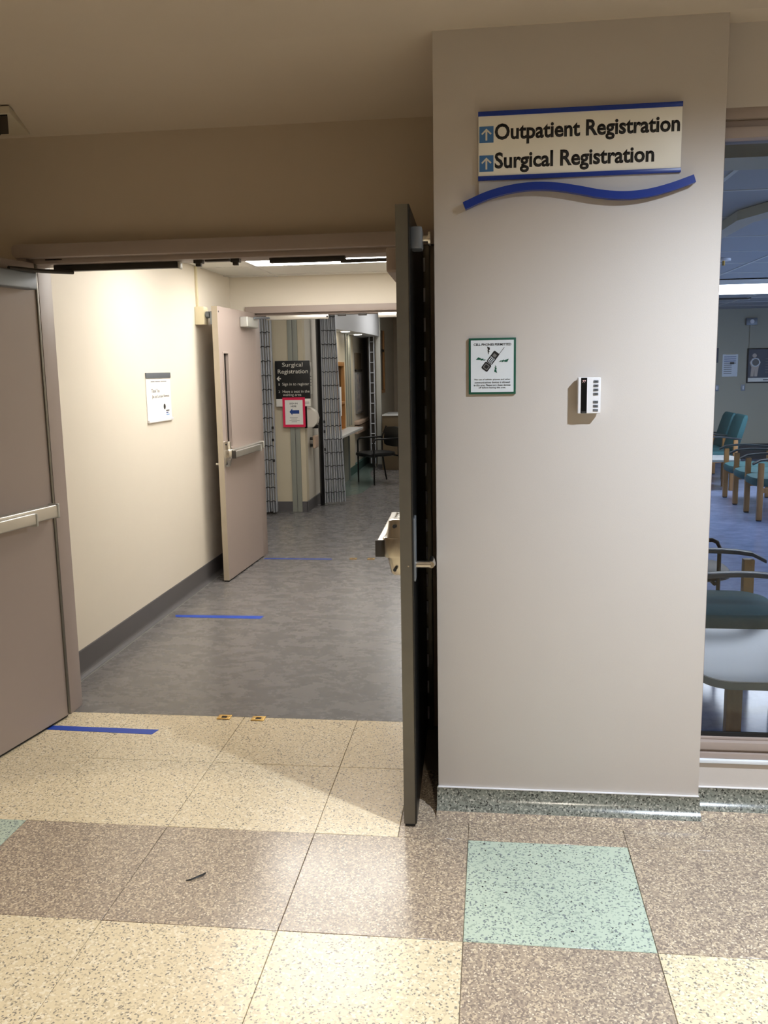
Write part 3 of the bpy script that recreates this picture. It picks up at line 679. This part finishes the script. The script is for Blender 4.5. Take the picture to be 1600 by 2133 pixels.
# reception wall
wc = MB().box(-2.40, -2.21, 11.25, 12.68, 0, LZ).box(-2.40, -2.21, 13.36, 14.35, 0, LZ).box(-2.40, -2.21, 12.68, 13.36, 0, 0.74).box(-2.40, -2.21, 12.68, 13.36, 1.78, LZ).build('wall_reception', 'lobby_paint'); tag(wc, 'cream reception wall with the wood framed hatch', 'wall', kind='structure')
wi = thing('window_2', 'oak framed reception hatch over the counter ledge', 'window', (-2.21, 13.02, 0), R(90), kind='structure')
MB().box(-0.34, -0.28, -0.02, 0.12, 0.76, 1.78).box(0.28, 0.34, -0.02, 0.12, 0.76, 1.78).box(-0.28, 0.28, -0.02, 0.12, 1.72, 1.78).box(-0.28, 0.28, -0.03, 0.12, 1.16, 1.20).box(-0.28, 0.28, -0.02, 0.12, 0.76, 0.80).build('frame', 'oak', wi, 0.004)
box('pane', 'dark_pane', (-0.28, 0.28, 0.03, 0.036, 1.20, 1.72), wi)
box('shutter', 'oak', (-0.28, 0.28, 0.05, 0.07, 0.80, 1.16), wi)
box('notice', 'paper', (-0.27, -0.08, -0.034, -0.031, 1.0, 1.42), wi)
ct = thing('reception_counter', 'pale counter ledge with dark front under the reception hatch', 'counter', (-2.21, 12.5, 0), R(90))
box('ledge', 'laminate', (-1.2, 1.15, -0.24, -0.002, 0.755, 0.79), ct, 0.005)
box('front_panel', 'corner_guard', (-1.2, 1.0, -0.05, -0.002, 0.0, 0.755), ct)
for x in (-0.9, -0.3, 0.3, 0.85): box('front_rib', 'grey_band', (x, x + 0.05, -0.07, -0.05, 0.0, 0.755), ct)
for y in (13.55, 13.75, 13.95): tag(box('trim_4', 'corner_guard', (-2.215, -2.195, y, y + 0.07, 0.8, LZ)), 'grey vertical wall channel right of the oak hatch', 'trim', kind='structure')
wpic = struct('wall_lobby_back', 'lobby_white', (-2.40, -2.25, 14.35, 16.3, 0, LZ), 'pale wall with the tall picture behind the reception')
tag(box('baseboard_back', 'teal_base', (-2.25, -2.20, 13.5, 16.3, 0, 0.13)), 'teal base of the reception wall', 'baseboard', kind='structure')
pc = thing('wall_picture', 'tall narrow blue grey picture on the lobby back wall', 'picture', (-2.25, 15.10, 0), R(90))
box('frame', 'ink_grey', (-0.34, 0.34, -0.03, 0, 0.93, 1.62), pc, 0.004); box('print', 'picture_print', (-0.31, 0.31, -0.033, -0.02, 0.96, 1.59), pc)
p2 = thing('wall_plaque', 'dark plaque above the tall narrow lobby picture', 'plaque', (-2.25, 15.05, 0), R(90))
box('plate', 'brown_panel', (-0.30, 0.26, -0.03, 0, 1.64, 1.94), p2, 0.004); box('lip', 'dark_bronze', (-0.30, 0.26, -0.045, 0, 1.64, 1.67), p2)
hr = thing('handrail', 'beige bumper handrail on the lobby back wall', 'handrail', (-2.25, 15.0, 0), R(90))
box('rail_top', 'handrail', (-0.55, 1.0, -0.11, 0, 0.77, 0.83), hr, 0.012); box('rail_bumper', 'handrail', (-0.55, 1.0, -0.08, 0, 0.62, 0.75), hr, 0.012)
h2 = thing('handrail', 'beige handrail end on the return wall left of the folding gate', 'handrail', (-2.17, 10.55, 0), R(90))
MB().box(-0.10, 0.10, -0.085, -0.05, 0.74, 0.89).build('grip', 'handrail', h2, 0.015, 3)
for zz in (0.77, 0.85): MB().tube([(0.0, -0.06, zz), (0.0, 0, zz)], 0.018, 10).build('bracket', 'ink_black', h2, smooth=True)
# curved soffit with downlights
sp_pts = [(-2.25, 11.3), (-2.12, 11.8), (-2.02, 12.3), (-1.945, 12.9), (-1.895, 13.5), (-1.865, 14.1), (-1.85, 14.6), (-1.86, 15.0), (-1.90, 15.4), (-2.25, 15.5)]
sf = MB().prism(sp_pts, 'z', 2.205, LZ).build('soffit', 'soffit_paint', smooth=True)
tag(sf, 'curved blue grey soffit over the reception counter', 'soffit', kind='structure')
for i, (x, y) in enumerate(((-2.06, 12.72), (-2.05, 13.85))):
    d = thing('downlight', ('nearer' if i == 0 else 'farther') + ' round downlight in the curved soffit', 'downlight', (x, y, 2.205), group='downlights in the curved soffit')
    MB().tube([(0, 0, -0.006), (0, 0, 0.0)], 0.075, 20).build('trim_ring', 'white_plastic', d, smooth=True)
    MB().tube([(0, 0, -0.009), (0, 0, -0.005)], 0.060, 20).build('lens', 'lobby_lens', d, smooth=True)
# post, right wall and dark window behind the chair
wb = MB().box(-2.02, -1.97, 15.25, 15.5, 0, LZ).box(-2.02, -1.97, 15.5, 16.5, 0, 1.24).box(-2.02, -1.97, 15.5, 16.5, 2.36, LZ).box(-2.02, -1.97, 16.5, 18.2, 0, LZ).build('wall_lobby_inner', 'lobby_white'); tag(wb, 'pale wall with the dark oak window behind the post', 'wall', kind='structure')
w3 = thing('window_3', 'dark window with oak frame behind the black lobby chair', 'window', (-1.97, 16.0, 0), R(90), kind='structure')
MB().box(-0.5, -0.42, -0.02, 0.04, 1.24, 2.36).box(0.42, 0.5, -0.02, 0.04, 1.24, 2.36).box(-0.42, 0.42, -0.02, 0.04, 1.24, 1.30).build('frame', 'oak', w3)
box('pane', 'dark_pane', (-0.42, 0.42, 0.0, 0.006, 1.30, 2.36), w3); box('backing', 'dark_bronze', (-0.42, 0.42, 0.03, 0.04, 1.30, 2.36), w3)
box('mullion', 'black_plastic', (-0.42, 0.42, -0.02, 0.0, 1.98, 2.02), w3)
struct('wall_lobby_end', 'hall_paint', (-4.6, -0.05, 18.2, 18.3, 0, 2.9), 'dim wall at the end of the lobby')
struct('wall_light_divider', 'lobby_white', (-0.12, -0.05, CY1 + 0.12, 18.2, 0, 2.9), 'added wall that keeps lobby and waiting room light apart')  # added partition, so each room's light stays its own
pt = thing('post', 'pale square post with gate channel behind the black chair', 'post', (-1.895, 15.05, 0))
box('shaft', 'silver_paint', (-0.030, 0.045, -0.03, 0.09, 0.06, LZ), pt, 0.004); box('foot', 'rubber_base', (-0.035, 0.055, -0.035, 0.10, 0, 0.06), pt)
cb = thing('cabinet', 'low dark brown cabinet behind the black lobby chair', 'cabinet', (-1.50, 14.65, 0))
box('body', 'brown_panel', (-0.30, 0.42, 0, 0.55, 0.0, 0.62), cb, 0.004); box('upper_panel', 'brown_panel', (-0.30, 0.42, 0.06, 0.55, 0.63, 0.90), cb, 0.004); box('shelf_edge', 'brass', (0.05, 0.42, -0.01, 0.06, 0.615, 0.635), cb)
box('top', 'laminate', (-0.30, 0.42, 0.04, 1.0, 0.90, 0.92), cb, 0.002)
# added ceiling panels, out of view, that brighten the lobby
troffer(-2.5, -1.3, 8.5, 9.1, LZ - 0.06, 'added unseen light panel of the lobby just behind the second doorway', 'lobby_fill_tube', 'added lobby ceiling lights')
troffer(-1.3, -0.7, 10.8, 12.0, LZ - 0.06, 'nearer added light panel of the lobby above the doorway view', 'lobby_fill_tube', 'added lobby ceiling lights')
troffer(-1.6, -1.0, 13.2, 14.4, LZ - 0.06, 'farther added light panel of the lobby above the black chair', 'lobby_fill_tube', 'added lobby ceiling lights')

# black surgical registration sign
sg = thing('surgical_sign', 'black hanging sign with white Surgical Registration lettering', 'sign', (-2.29, 10.235, 0))
box('board', 'sign_black', (-0.203, 0.203, -0.010, 0.02, 1.338, 1.775), sg, 0.002)
box('base_strip', 'sign_cream', (-0.203, 0.203, -0.010, 0.02, 1.250, 1.338), sg, 0.002)
Y = -0.010
lettering('title', 'Surgical', -0.118, 0.125, 1.692, 1.755, Y, 'ink_white', sg, 0.01, 0.001)
lettering('title', 'Registration', -0.172, 0.185, 1.615, 1.678, Y, 'ink_white', sg, 0.01, 0.001)
poly('arrow', [(-0.188, 1.572), (-0.162, 1.600), (-0.152, 1.594), (-0.166, 1.578), (-0.136, 1.578), (-0.136, 1.566), (-0.166, 1.566), (-0.152, 1.550), (-0.162, 1.544)], Y, 0.001, 'ink_white', sg)
lettering('step_number', '1', -0.166, -0.157, 1.492, 1.520, Y, 'ink_white', sg)
lettering('step_line', 'Sign in to register', -0.122, 0.195, 1.482, 1.526, Y, 'ink_white', sg)
lettering('step_number', '2', -0.172, -0.152, 1.408, 1.436, Y, 'ink_white', sg)
lettering('step_line', 'Have a seat in the', -0.122, 0.197, 1.408, 1.440, Y, 'ink_white', sg)
lettering('step_line', 'waiting area', -0.120, 0.098, 1.362, 1.400, Y, 'ink_white', sg)
for z_ in (1.285, 1.297): box('small_print', 'ink_grey', (0.132, 0.19, Y - 0.0006, Y, z_, z_ + 0.005), sg)
pk = thing('sign_in_sheet', 'hot pink bordered sheet with a blue arrow taped under the black sign', 'sheet', (-2.285, 10.221, 0))
box('backing', 'hot_pink', (-0.132, 0.135, -0.003, 0.0, 1.010, 1.355), pk); box('sheet', 'paper', (-0.104, 0.107, -0.0042, -0.003, 1.040, 1.325), pk)
lettering('heading', 'SIGN IN', -0.048, 0.046, 1.274, 1.294, -0.0042, 'ink_black', pk, 0.01); lettering('heading', 'HERE', -0.033, 0.032, 1.243, 1.263, -0.0042, 'ink_black', pk, 0.01)
poly('arrow', [(-0.052, 1.188), (-0.018, 1.228), (-0.018, 1.207), (0.064, 1.207), (0.064, 1.166), (-0.018, 1.166), (-0.018, 1.148)], -0.0042, 0.0006, 'ink_blue', pk)
for i, (a, b_) in enumerate(((-.05, .045), (-.035, .035), (-.055, .065), (-.03, .035))): box('print_line', 'ink_grey', (a, b_, -0.0046, -0.0042, 1.118 - i * .016, 1.122 - i * .016), pk)
ds = thing('dispenser', 'white rounded dispenser on the return wall beside the pink sheet', 'dispenser', (-2.17, 10.33, 1.0), R(90))
MB().prism([(-0.0, 0.0), (-0.10, 0.0), (-0.145, 0.05), (-0.155, 0.11), (-0.14, 0.17), (-0.11, 0.21), (-0.06, 0.235), (0, 0.24)], 'x', -0.06, 0.06).build('body', 'offwhite_plastic', ds, 0.012, 3)
MB().box(-0.03, 0.03, -0.15, -0.08, -0.012, 0.03).build('push_bar', 'black_plastic', ds, 0.008); box('back_plate', 'black_plastic', (-0.066, -0.058, -0.03, 0.0, -0.005, 0.25), ds)
nn = thing('wall_notice', 'small notice with a purple dot on the return wall behind the black sign', 'notice', (-2.17, 10.62, 0), R(90))
box('sheet', 'sign_cream', (-0.14, 0.14, -0.003, 0, 1.38, 1.76), nn)
MB().prism(arc(0, 1.68, 0.05, 0, 342, 19), 'y', -0.005, -0.003).build('dot', 'navy_print', nn)
for k in range(4): box('print_line', 'ink_grey', (-0.09, 0.09, -0.004, -0.003, 1.48 + k * .035, 1.488 + k * .035), nn)

# folding scissor gates, stacked open
def gate(label, loc, rz, n, pitch, H, lean, rows, post_black):
    g = thing('folding_gate', label, 'gate', loc, rz, group='folded steel gates')
    me = MB().box(-0.0075, 0.0075, -0.026, 0.026, 0, H).mesh('picket', 0.003, 1); me.materials.append(M['gate_steel'])
    for i in range(n):
        b = link('picket', me, g, (i * pitch, 0.016 * (i % 2), 0.025 + 0.004 * (i % 3)))
        b.rotation_euler = (0, -lean * (i / (n - 1)), 0)
    for r_ in range(rows):
        z = 0.16 + r_ * (H - 0.22) / (rows - 1)
        m = MB()
        for i in range(n - 1):
            sh = -z * math.tan(lean)
            x0 = i * pitch + sh * i / (n - 1); x1 = (i + 1) * pitch + sh * (i + 1) / (n - 1)
            m.tube([(x0, -0.028, z + 0.006 * (-1) ** i), (x1, -0.028, z - 0.006 * (-1) ** i)], 0.0048, 6)
        m.build('link_row', 'gate_rivet', g)
    if post_black:
        box('wall_channel', 'black_plastic', (-0.050, -0.012, -0.03, 0.05, 0.0, H + 0.03), g, 0.004)
        for z in (0.68, 0.9, 1.02): MB().box(0.0, 0.02, -0.035, -0.012, z, z + 0.035).build('latch', 'ink_black', g, 0.003)
        MB().tube([(-0.02, 0, 0.02), (-0.02, 0, 0.0)], 0.005, 6).build('drop_pin', 'gate_steel', g)
    else:
        for z in (0.62, 0.86, 1.0): MB().box((n - 1) * pitch - 0.02, (n - 1) * pitch + 0.004, -0.035, -0.012, z, z + 0.03).build('latch', 'ink_black', g, 0.003)
    return g
gate('folded steel lattice gate left of the black sign', (-2.70, 10.08, 0), 0, 8, 0.029, 2.32, 0.0, 14, False)
g2 = gate('folded steel lattice gate with black channel right of the black sign', (-2.055, 10.80, 0), R(24), 9, 0.032, 2.36, R(2.0), 14, True)
g3 = thing('folding_gate', 'narrow folded lattice gate on the far post behind the black chair', 'gate', (-2.03, 15.0, 0), 0, group='folded steel gates')
me = MB().box(-0.010, 0.010, -0.014, 0.014, 0.08, 2.25).mesh('picket', 0.003, 1); me.materials.append(M['gate_steel'])
for x in (0.0, 0.075): link('picket', me, g3, (x, 0, 0))
for k in range(12): MB().tube([(0.0, -0.012, 0.25 + k * 0.17), (0.075, -0.012, 0.25 + k * 0.17)], 0.009, 6).build('rung', 'gate_steel', g3)
box('back_channel', 'dark_bronze', (-0.03, 0.085, 0.014, 0.03, 0.08, 2.25), g3)

# ------------------------------------------------------------------ black tube chair
def black_chair(label, loc, rz):
    """faces local -y; seat 0.46 wide"""
    c = thing('tube_chair', label, 'chair', loc, rz)
    r = 0.012; w = 0.235
    for sx in (-1, 1):
        MB().tube([(sx * w, -0.22, 0), (sx * w, -0.22, 0.62), (sx * w, -0.205, 0.648), (sx * w, -0.18, 0.66), (sx * w, 0.20, 0.66)], r, 10).build('front_leg', 'black_plastic', c, smooth=True)
        MB().tube([(sx * w, 0.27, 0), (sx * w, 0.225, 0.25), (sx * w, 0.20, 0.42), (sx * w, 0.20, 0.66), (sx * w * .95, 0.27, 0.82)], r, 10).build('rear_leg', 'black_plastic', c, smooth=True)
    for y, z in ((-0.20, 0.405), (0.20, 0.405)): MB().tube([(-w, y, z), (w, y, z)], r, 8).build('cross_rail', 'black_plastic', c, smooth=True)
    ring = []
    for k, (zz, sc) in enumerate(((0.405, .90), (0.415, .98), (0.44, 1.0), (0.458, .96), (0.468, .80), (0.470, .40))):
        ring.append([(math.copysign(abs(math.cos(R(a))) ** .6, math.cos(R(a))) * 0.225 * sc, math.copysign(abs(math.sin(R(a))) ** .6, math.sin(R(a))) * 0.275 * sc - 0.055, zz) for a in range(0, 360, 15)])
    MB().loft(ring).build('seat', 'black_vinyl', c, smooth=True)
    ring = []
    for x, sc in ((-0.215, .55), (-0.20, .85), (-0.15, 1.0), (0, 1.06), (0.15, 1.0), (0.20, .85), (0.215, .55)):
        yy = 0.225 + 0.035 * (1 - (x / 0.215) ** 2)
        ring.append([(x, yy - 0.018 + 0.09 * (z - .5), z) for z in (0.66 - 0.13 * sc, 0.66 + 0.15 * sc)] + [(x, yy + 0.018 + 0.09 * (z - .5), z) for z in (0.66 + 0.15 * sc, 0.66 - 0.13 * sc)])
    MB().loft(ring).build('backrest', 'black_vinyl', c, 0.008, 2)
    return c
black_chair('black metal armchair in the lobby beside the reception counter', (-1.655, 13.04, 0), math.atan2(-0.34, 0.40) + R(0) - R(12))

# ------------------------------------------------------------------ waiting room behind the window
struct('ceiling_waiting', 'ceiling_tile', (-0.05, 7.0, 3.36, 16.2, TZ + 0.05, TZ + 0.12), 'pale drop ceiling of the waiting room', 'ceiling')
cw = bpy.data.objects['ceiling_waiting']
wgx = [-0.04 + 1.22 * i for i in range(6)]; wgy = [3.40 + 0.92 * i for i in range(15)]
for j in range(14):
    for i in range(5):
        
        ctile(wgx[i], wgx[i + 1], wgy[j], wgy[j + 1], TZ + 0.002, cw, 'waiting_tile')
for x in wgx[1:-1]: box('tee_bar', 'tee_bar', (x - .012, x + .012, 3.36, 16.2, TZ - .002, TZ + .02), cw)
for y in wgy[1:-1]: box('tee_bar', 'tee_bar', (-.05, 7.0, y - .012, y + .012, TZ - .0015, TZ + .02), cw)
struct('wall_waiting_end', 'waiting_paint', (-0.05, 7.0, 16.2, 16.3, 0, 2.8), 'greenish cream far wall of the waiting room with notices')
wz = MB().box(7.0, 7.1, 3.3, 4.4, 0, 2.8).box(7.0, 7.1, 10.4, 16.2, 0, 2.8).box(7.0, 7.1, 4.4, 10.4, 0, 0.7).box(7.0, 7.1, 4.4, 10.4, 2.35, 2.8).build('wall_waiting_right', 'waiting_paint')
tag(wz, 'cream right wall of the waiting room with the added daylight windows', 'wall', kind='structure')
w4 = thing('window_fill', 'added daylight window band, out of view, that brightens the waiting room', 'window', (7.0, 7.4, 0), R(-90), kind='structure')  # daylight panes added out of view to light the waiting room
for k in range(4): box('pane', 'fill_daylight_pane', (-3.0 + 1.5 * k + 0.04, -1.5 + 1.5 * k - 0.04, 0.04, 0.05, 0.74, 2.31), w4)
for k in range(5): box('mullion', 'silver_paint', (-3.04 + 1.5 * k, -2.96 + 1.5 * k, 0.0, 0.08, 0.70, 2.35), w4)
for z in (0.70, 2.31): box('rail', 'silver_paint', (-3.0, 3.0, 0.0, 0.08, z, z + 0.04), w4)
struct('wall_waiting_left', 'waiting_paint', (-0.04, 0.02, 4.06, 16.2, 0, 2.8), 'cream left wall of the waiting room, added to keep lobby light out')  # waiting room side of the added light partition
struct('dark_band_waiting', 'dark_band', (-0.05, 7.0, 16.17, 16.2, 0, 0.27), 'dark band along the foot of the far waiting room wall', 'baseboard')  # dark band low on the far wall
struct('trim_bulkhead', 'waiting_paint', (0.80, 7.0, 3.50, 3.72, 2.385, TZ + 0.05), 'ceiling bulkhead just inside the waiting room window', 'bulkhead')
wt = [troffer(2.0, 4.84, 10.5, 12.05, TZ - 0.06, 'long bright ceiling light across the far waiting room', 'waiting_tube', 'waiting room ceiling lights'),
      troffer(3.0, 4.2, 5.3, 5.9, TZ - 0.01, 'added unseen waiting room ceiling light right of the window view, nearer', 'waiting_tube', 'waiting room ceiling lights'),  # this one and the next are unseen, added to light the room
      troffer(4.0, 5.2, 8.6, 9.2, TZ - 0.01, 'added unseen waiting room ceiling light right of the window view, farther', 'waiting_tube', 'waiting room ceiling lights')]
tr = MB().prism([(1.52, 7.1), (1.60, 7.1), (1.62, 6.0), (1.72, 5.72), (2.6, 5.55), (2.6, 5.42), (1.60, 5.60), (1.50, 5.9)], 'z', TZ - 0.06, TZ - 0.002).build('ceiling_track', 'vent_beige')
tag(tr, 'bent beige track under the waiting room ceiling', 'ceiling track')
sk = thing('sprinkler', 'small white sprinkler under the waiting room ceiling', 'sprinkler', (2.06, 8.5, TZ))
MB().tube([(0, 0, 0), (0, 0, -0.02)], 0.06, 14).build('escutcheon', 'white_plastic', sk, smooth=True); MB().tube([(0, 0, -0.02), (0, 0, -0.06)], 0.012, 8).build('head', 'brass', sk, smooth=True)
vt = thing('ceiling_vent', 'dark slot vent beyond the bright waiting room light', 'vent', (3.45, 13.6, TZ)); box('slot', 'ink_black', (-0.22, 0.22, -0.10, 0.10, -0.012, 0.0), vt); box('rim', 'tee_bar', (-0.26, 0.26, 0.10, 0.14, -0.014, 0.0), vt)
# far wall things
FW = 16.2
pz = thing('poster', 'dark navy framed poster with a pale standing figure on the far waiting room wall', 'poster', (4.85, FW, 1.62))
box('frame', 'ink_black', (-0.47, 0.60, -0.03, 0, -0.30, 0.29), pz, 0.004); box('print', 'navy_print', (-0.45, 0.58, -0.034, -0.02, -0.28, 0.27), pz); box('foot_band', 'sign_cream', (-0.45, 0.58, -0.036, -0.03, -0.28, -0.215), pz)
fg = MB().prism(rot(arc(-0.355, 0.165, 0.036, 0, 342, 19), 0), 'y', -0.037, -0.034).build('figure_head', 'skin_print', pz)
MB().prism([(-0.43, 0.05), (-0.39, 0.12), (-0.29, 0.12), (-0.25, 0.05), (-0.28, -0.03), (-0.30, -0.19), (-0.345, -0.19), (-0.35, -0.06), (-0.36, -0.19), (-0.41, -0.19), (-0.40, -0.03)], 'y', -0.037, -0.034).build('figure_body', 'skin_print', pz)
MB().prism(arc(-0.335, 0.05, 0.075, 0, 342, 19), 'y', -0.039, -0.037).build('figure_disc', 'sign_white', pz); MB().prism(arc(-0.335, 0.05, 0.058, 0, 342, 19), 'y', -0.040, -0.039).build('figure_disc_core', 'ink_grey', pz)
lettering('title', 'FACE', -0.13, 0.10, 0.16, 0.205, -0.034, 'ink_white', pz, 0.01)
for k in range(6): box('print_line', 'ink_grey', (-0.17, 0.30 - .05 * (k % 3), -0.0355, -0.034, 0.10 - k * .045, 0.112 - k * .045), pz)
box('foot_mark', 'navy_print', (-0.20, -0.02, -0.0368, -0.036, -0.256, -0.240), pz)
pp = thing('wall_notice', 'white printed notice on the far waiting room wall left of the poster', 'notice', (4.10, FW, 1.625))
box('sheet', 'sign_white', (-0.125, 0.13, -0.004, 0, -0.19, 0.19), pp); box('tape', 'vent_beige', (-0.07, 0.09, -0.006, -0.003, 0.185, 0.205), pp)
for k in range(9): box('print_line', 'ink_blue' if k < 3 else 'ink_grey', (-0.10, 0.10 - 0.07 * (k > 3), -0.0052, -0.004, 0.14 - k * .035, 0.150 - k * .035), pp)
box('icon', 'ink_grey', (0.0, 0.07, -0.0052, -0.004, 0.02, 0.06), pp)
nb = thing('wall_notice', 'narrow navy notice at the pier edge on the far waiting room wall', 'notice', (3.84, FW, 1.80)); box('sheet', 'navy_print', (-0.16, 0.055, -0.02, 0, -0.12, 0.12), nb); box('rim', 'ink_black', (-0.165, 0.06, -0.012, 0, -0.125, 0.125), nb)
for i, (x, lab) in enumerate(((4.335, 'steel light switch plate on the far waiting room wall under the notice'), (3.895, 'steel switch plate at the pier edge on the far waiting room wall'))):
    sw = thing('switch_plate', lab, 'switch', (x, FW, 1.24)); box('plate', 'grey_steel', (-0.035, 0.035, -0.008, 0, -0.055, 0.055), sw, 0.002); box('rocker', 'white_plastic', (-0.012, 0.012, -0.014, -0.008, -0.03, 0.03), sw)
bx_ = thing('wall_speaker', 'grey boxed alarm speaker high on the far waiting room wall', 'alarm', (4.42, FW, 2.36)); box('box', 'grey_steel', (-0.09, 0.09, -0.06, 0, -0.06, 0.06), bx_, 0.006); MB().tube([(0, -0.06, 0), (0, -0.075, 0)], 0.035, 14).build('dome', 'white_plastic', bx_, smooth=True); box('conduit', 'waiting_paint', (-0.015, 0.015, -0.025, 0, -1.0, -0.06), bx_)

def arm_path(x0, x1, y, z):
    n = 9; return [(x0 + (x1 - x0) * i / n, y, z + 0.035 * math.sin(math.pi * (i / n) ** 0.8) - 0.02 * (i == 0)) for i in range(n + 1)]
def seat_ring(xc, yc, wx, wy, rows):
    out = []
    for zz, sc in rows: out.append([(xc + math.copysign(abs(math.cos(R(a))) ** .45, math.cos(R(a))) * wx * sc, yc + math.copysign(abs(math.sin(R(a))) ** .45, math.sin(R(a))) * wy * sc, zz) for a in range(0, 360, 15)])
    return out
def ganged(label, loc, rz, n, pitch):
    """row of n upholstered seats facing local -x, arms shared; local y runs along the row"""
    g = thing('ganged_seating', label, 'seating', loc, rz, group='teal waiting room seating')
    for i in range(n + 1):
        y = i * pitch
        for x in (0.0, 0.50): MB().box(x, x + 0.055, y - 0.027, y + 0.027, 0.01, 0.615).build('leg', 'oak_leg', g, 0.006)
        for x in (0.0, 0.50): box('glide', 'black_rubber', (x + .004, x + .051, y - .022, y + .022, 0.0, 0.012), g)
        MB().sweep_strip(arm_path(-0.06, 0.60, y, 0.625), 0.065, 0.022).build('armrest', 'dark_arm', g, 0.008, 2)
        MB().box(0.055, 0.50, y - 0.012, y + 0.012, 0.30, 0.35).build('side_rail', 'oak_leg', g)
    for i in range(n):
        yc = (i + .5) * pitch
        MB().loft(seat_ring(0.26, yc, 0.30, pitch / 2 - 0.03, ((0.355, .86), (0.37, .97), (0.41, 1.0), (0.445, .95), (0.462, .78), (0.466, .4)))).build('seat', 'teal_fabric', g, smooth=True)
        ring = []
        for zz, t, s_ in ((0.44, .06, .9), (0.5, .075, 1), (0.75, .075, 1), (0.90, .065, .98), (0.94, .04, .92), (0.95, .015, .85)):
            xx = 0.50 + 0.28 * (zz - .44) + .03; hw = (pitch / 2 - 0.04) * s_
            ring.append([(xx - t / 2, yc - hw, zz), (xx + t / 2, yc - hw, zz), (xx + t / 2, yc + hw, zz), (xx - t / 2, yc + hw, zz)])
        MB().loft(ring).build('backrest', 'teal_fabric', g, 0.015, 2)
    return g
ganged('row of teal seats with oak legs in the middle of the waiting room', (2.79, 9.70, 0), R(-3.0), 3, 0.592)
ganged('pair of teal seats with high backs near the far waiting room wall', (2.82, 12.75, 0), R(0), 2, 0.60)
gs = ganged('teal seat with curved grey arms right behind the window table', (1.40, 4.87, 0), R(180), 1, 0.56)
black_chair('black vinyl tube armchair behind the window, next to the pier', (1.075, 5.40, 0), R(90))
def side_table(label, loc, x0, x1, y0, y1, z, legs):
    t = thing('side_table', label, 'table', loc, group='white topped waiting room tables')
    MB().prism(rrect(x0, x1, y0, y1, 0.12, 8), 'z', z - 0.004, z).build('top', 'laminate', t)
    MB().prism(rrect(x0 - .004, x1 + .004, y0 - .004, y1 + .004, 0.124, 8), 'z', z - 0.036, z - 0.0035).build('edge_band', 'grey_band', t, 0.008, 2)
    for x, y in legs: MB().box(x - 0.032, x + 0.032, y - 0.025, y + 0.025, 0, z - 0.036).build('leg', 'oak_leg', t, 0.004)
    return t
side_table('white topped low table right behind the window beside the pier', (1.36, 3.84, 0), -0.52, 0.52, -0.365, 0.365, 0.42, ((-0.33, -0.06), (0.36, -0.06), (-0.238, 0.29), (0.36, 0.29)))
side_table('white topped table between the far teal seats and the middle row', (2.80, 12.3, 0), -0.62, 0.45, -0.30, 0.30, 0.42, ((-0.45, -0.2), (0.35, -0.2), (-0.45, 0.2), (0.35, 0.2)))
side_table('white topped table behind the middle row at the right frame edge', (4.02, 11.5, 0), -0.45, 0.5, -0.30, 0.30, 0.42, ((-0.35, -0.2), (0.35, -0.2), (-0.35, 0.2), (0.35, 0.2)))
bt = thing('bottle', 'small white bottle with red straps on the right frame edge table', 'bottle', (3.69, 11.45, 0.42))
MB().tube([(0, 0, 0), (0, 0, 0.10), (0, 0, 0.13), (0, 0, 0.16)], [0.035, 0.035, 0.018, 0.016], 12).build('body', 'white_plastic', bt, smooth=True)
MB().tube([(0, 0, 0.16), (0, 0, 0.20)], 0.03, 10).build('cap', 'white_plastic', bt, smooth=True)
MB().tube([(-0.16, 0.0, 0.185), (-0.05, -0.04, 0.15), (0.03, -0.04, 0.11)], 0.012, 6).build('strap', 'red_plastic', bt, smooth=True)
MB().tube([(-0.06, -0.04, 0.09), (0.04, -0.04, 0.115)], 0.010, 6).build('strap', 'red_plastic', bt, smooth=True)

# ------------------------------------------------------------------ hall downlights (all out of view; middle and back ones added as fill)
def can(x, y, z, power, angle, blend, col, label, size=0.05):
    d = thing('downlight', label, 'downlight', (x, y, z), group='recessed hall downlights')
    rim = []
    MB().tube([(0, 0, 0.0), (0, 0, -0.006)], 0.095, 24).build('trim_ring', 'white_plastic', d, smooth=True)
    MB().tube([(0, 0, -0.006), (0, 0, -0.009)], 0.070, 24).build('lens', 'downlight_lens', d, smooth=True)
    ld = bpy.data.lights.new('lamp', 'SPOT'); ld.energy = power; ld.spot_size = R(angle); ld.spot_blend = blend; ld.color = col; ld.shadow_soft_size = size
    lo = bpy.data.objects.new('lamp', ld); COL.objects.link(lo); lo.parent = d; lo.location = (0, 0, -0.02)
    return d
WARM = (1.0, 0.90, 0.76); COOL = (0.80, 0.89, 1.0)
can(-1.30, 1.80, 2.767, 100, 62, 0.12, WARM, 'recessed downlight over the left half of the hall, nearest the doors')
can(1.28, 1.92, 2.767, 510, 163, 1.0, COOL, 'recessed downlight over the right half of the hall, before the window')
can(0.60, -0.55, 2.782, 190, 140, 0.45, WARM, 'added fill downlight over the middle of the hall')
can(-2.2, -1.4, 2.787, 40, 130, 0.6, WARM, 'added fill downlight at the back left of the hall')
can(1.6, -1.4, 2.787, 50, 130, 0.6, WARM, 'added fill downlight at the back right of the hall')
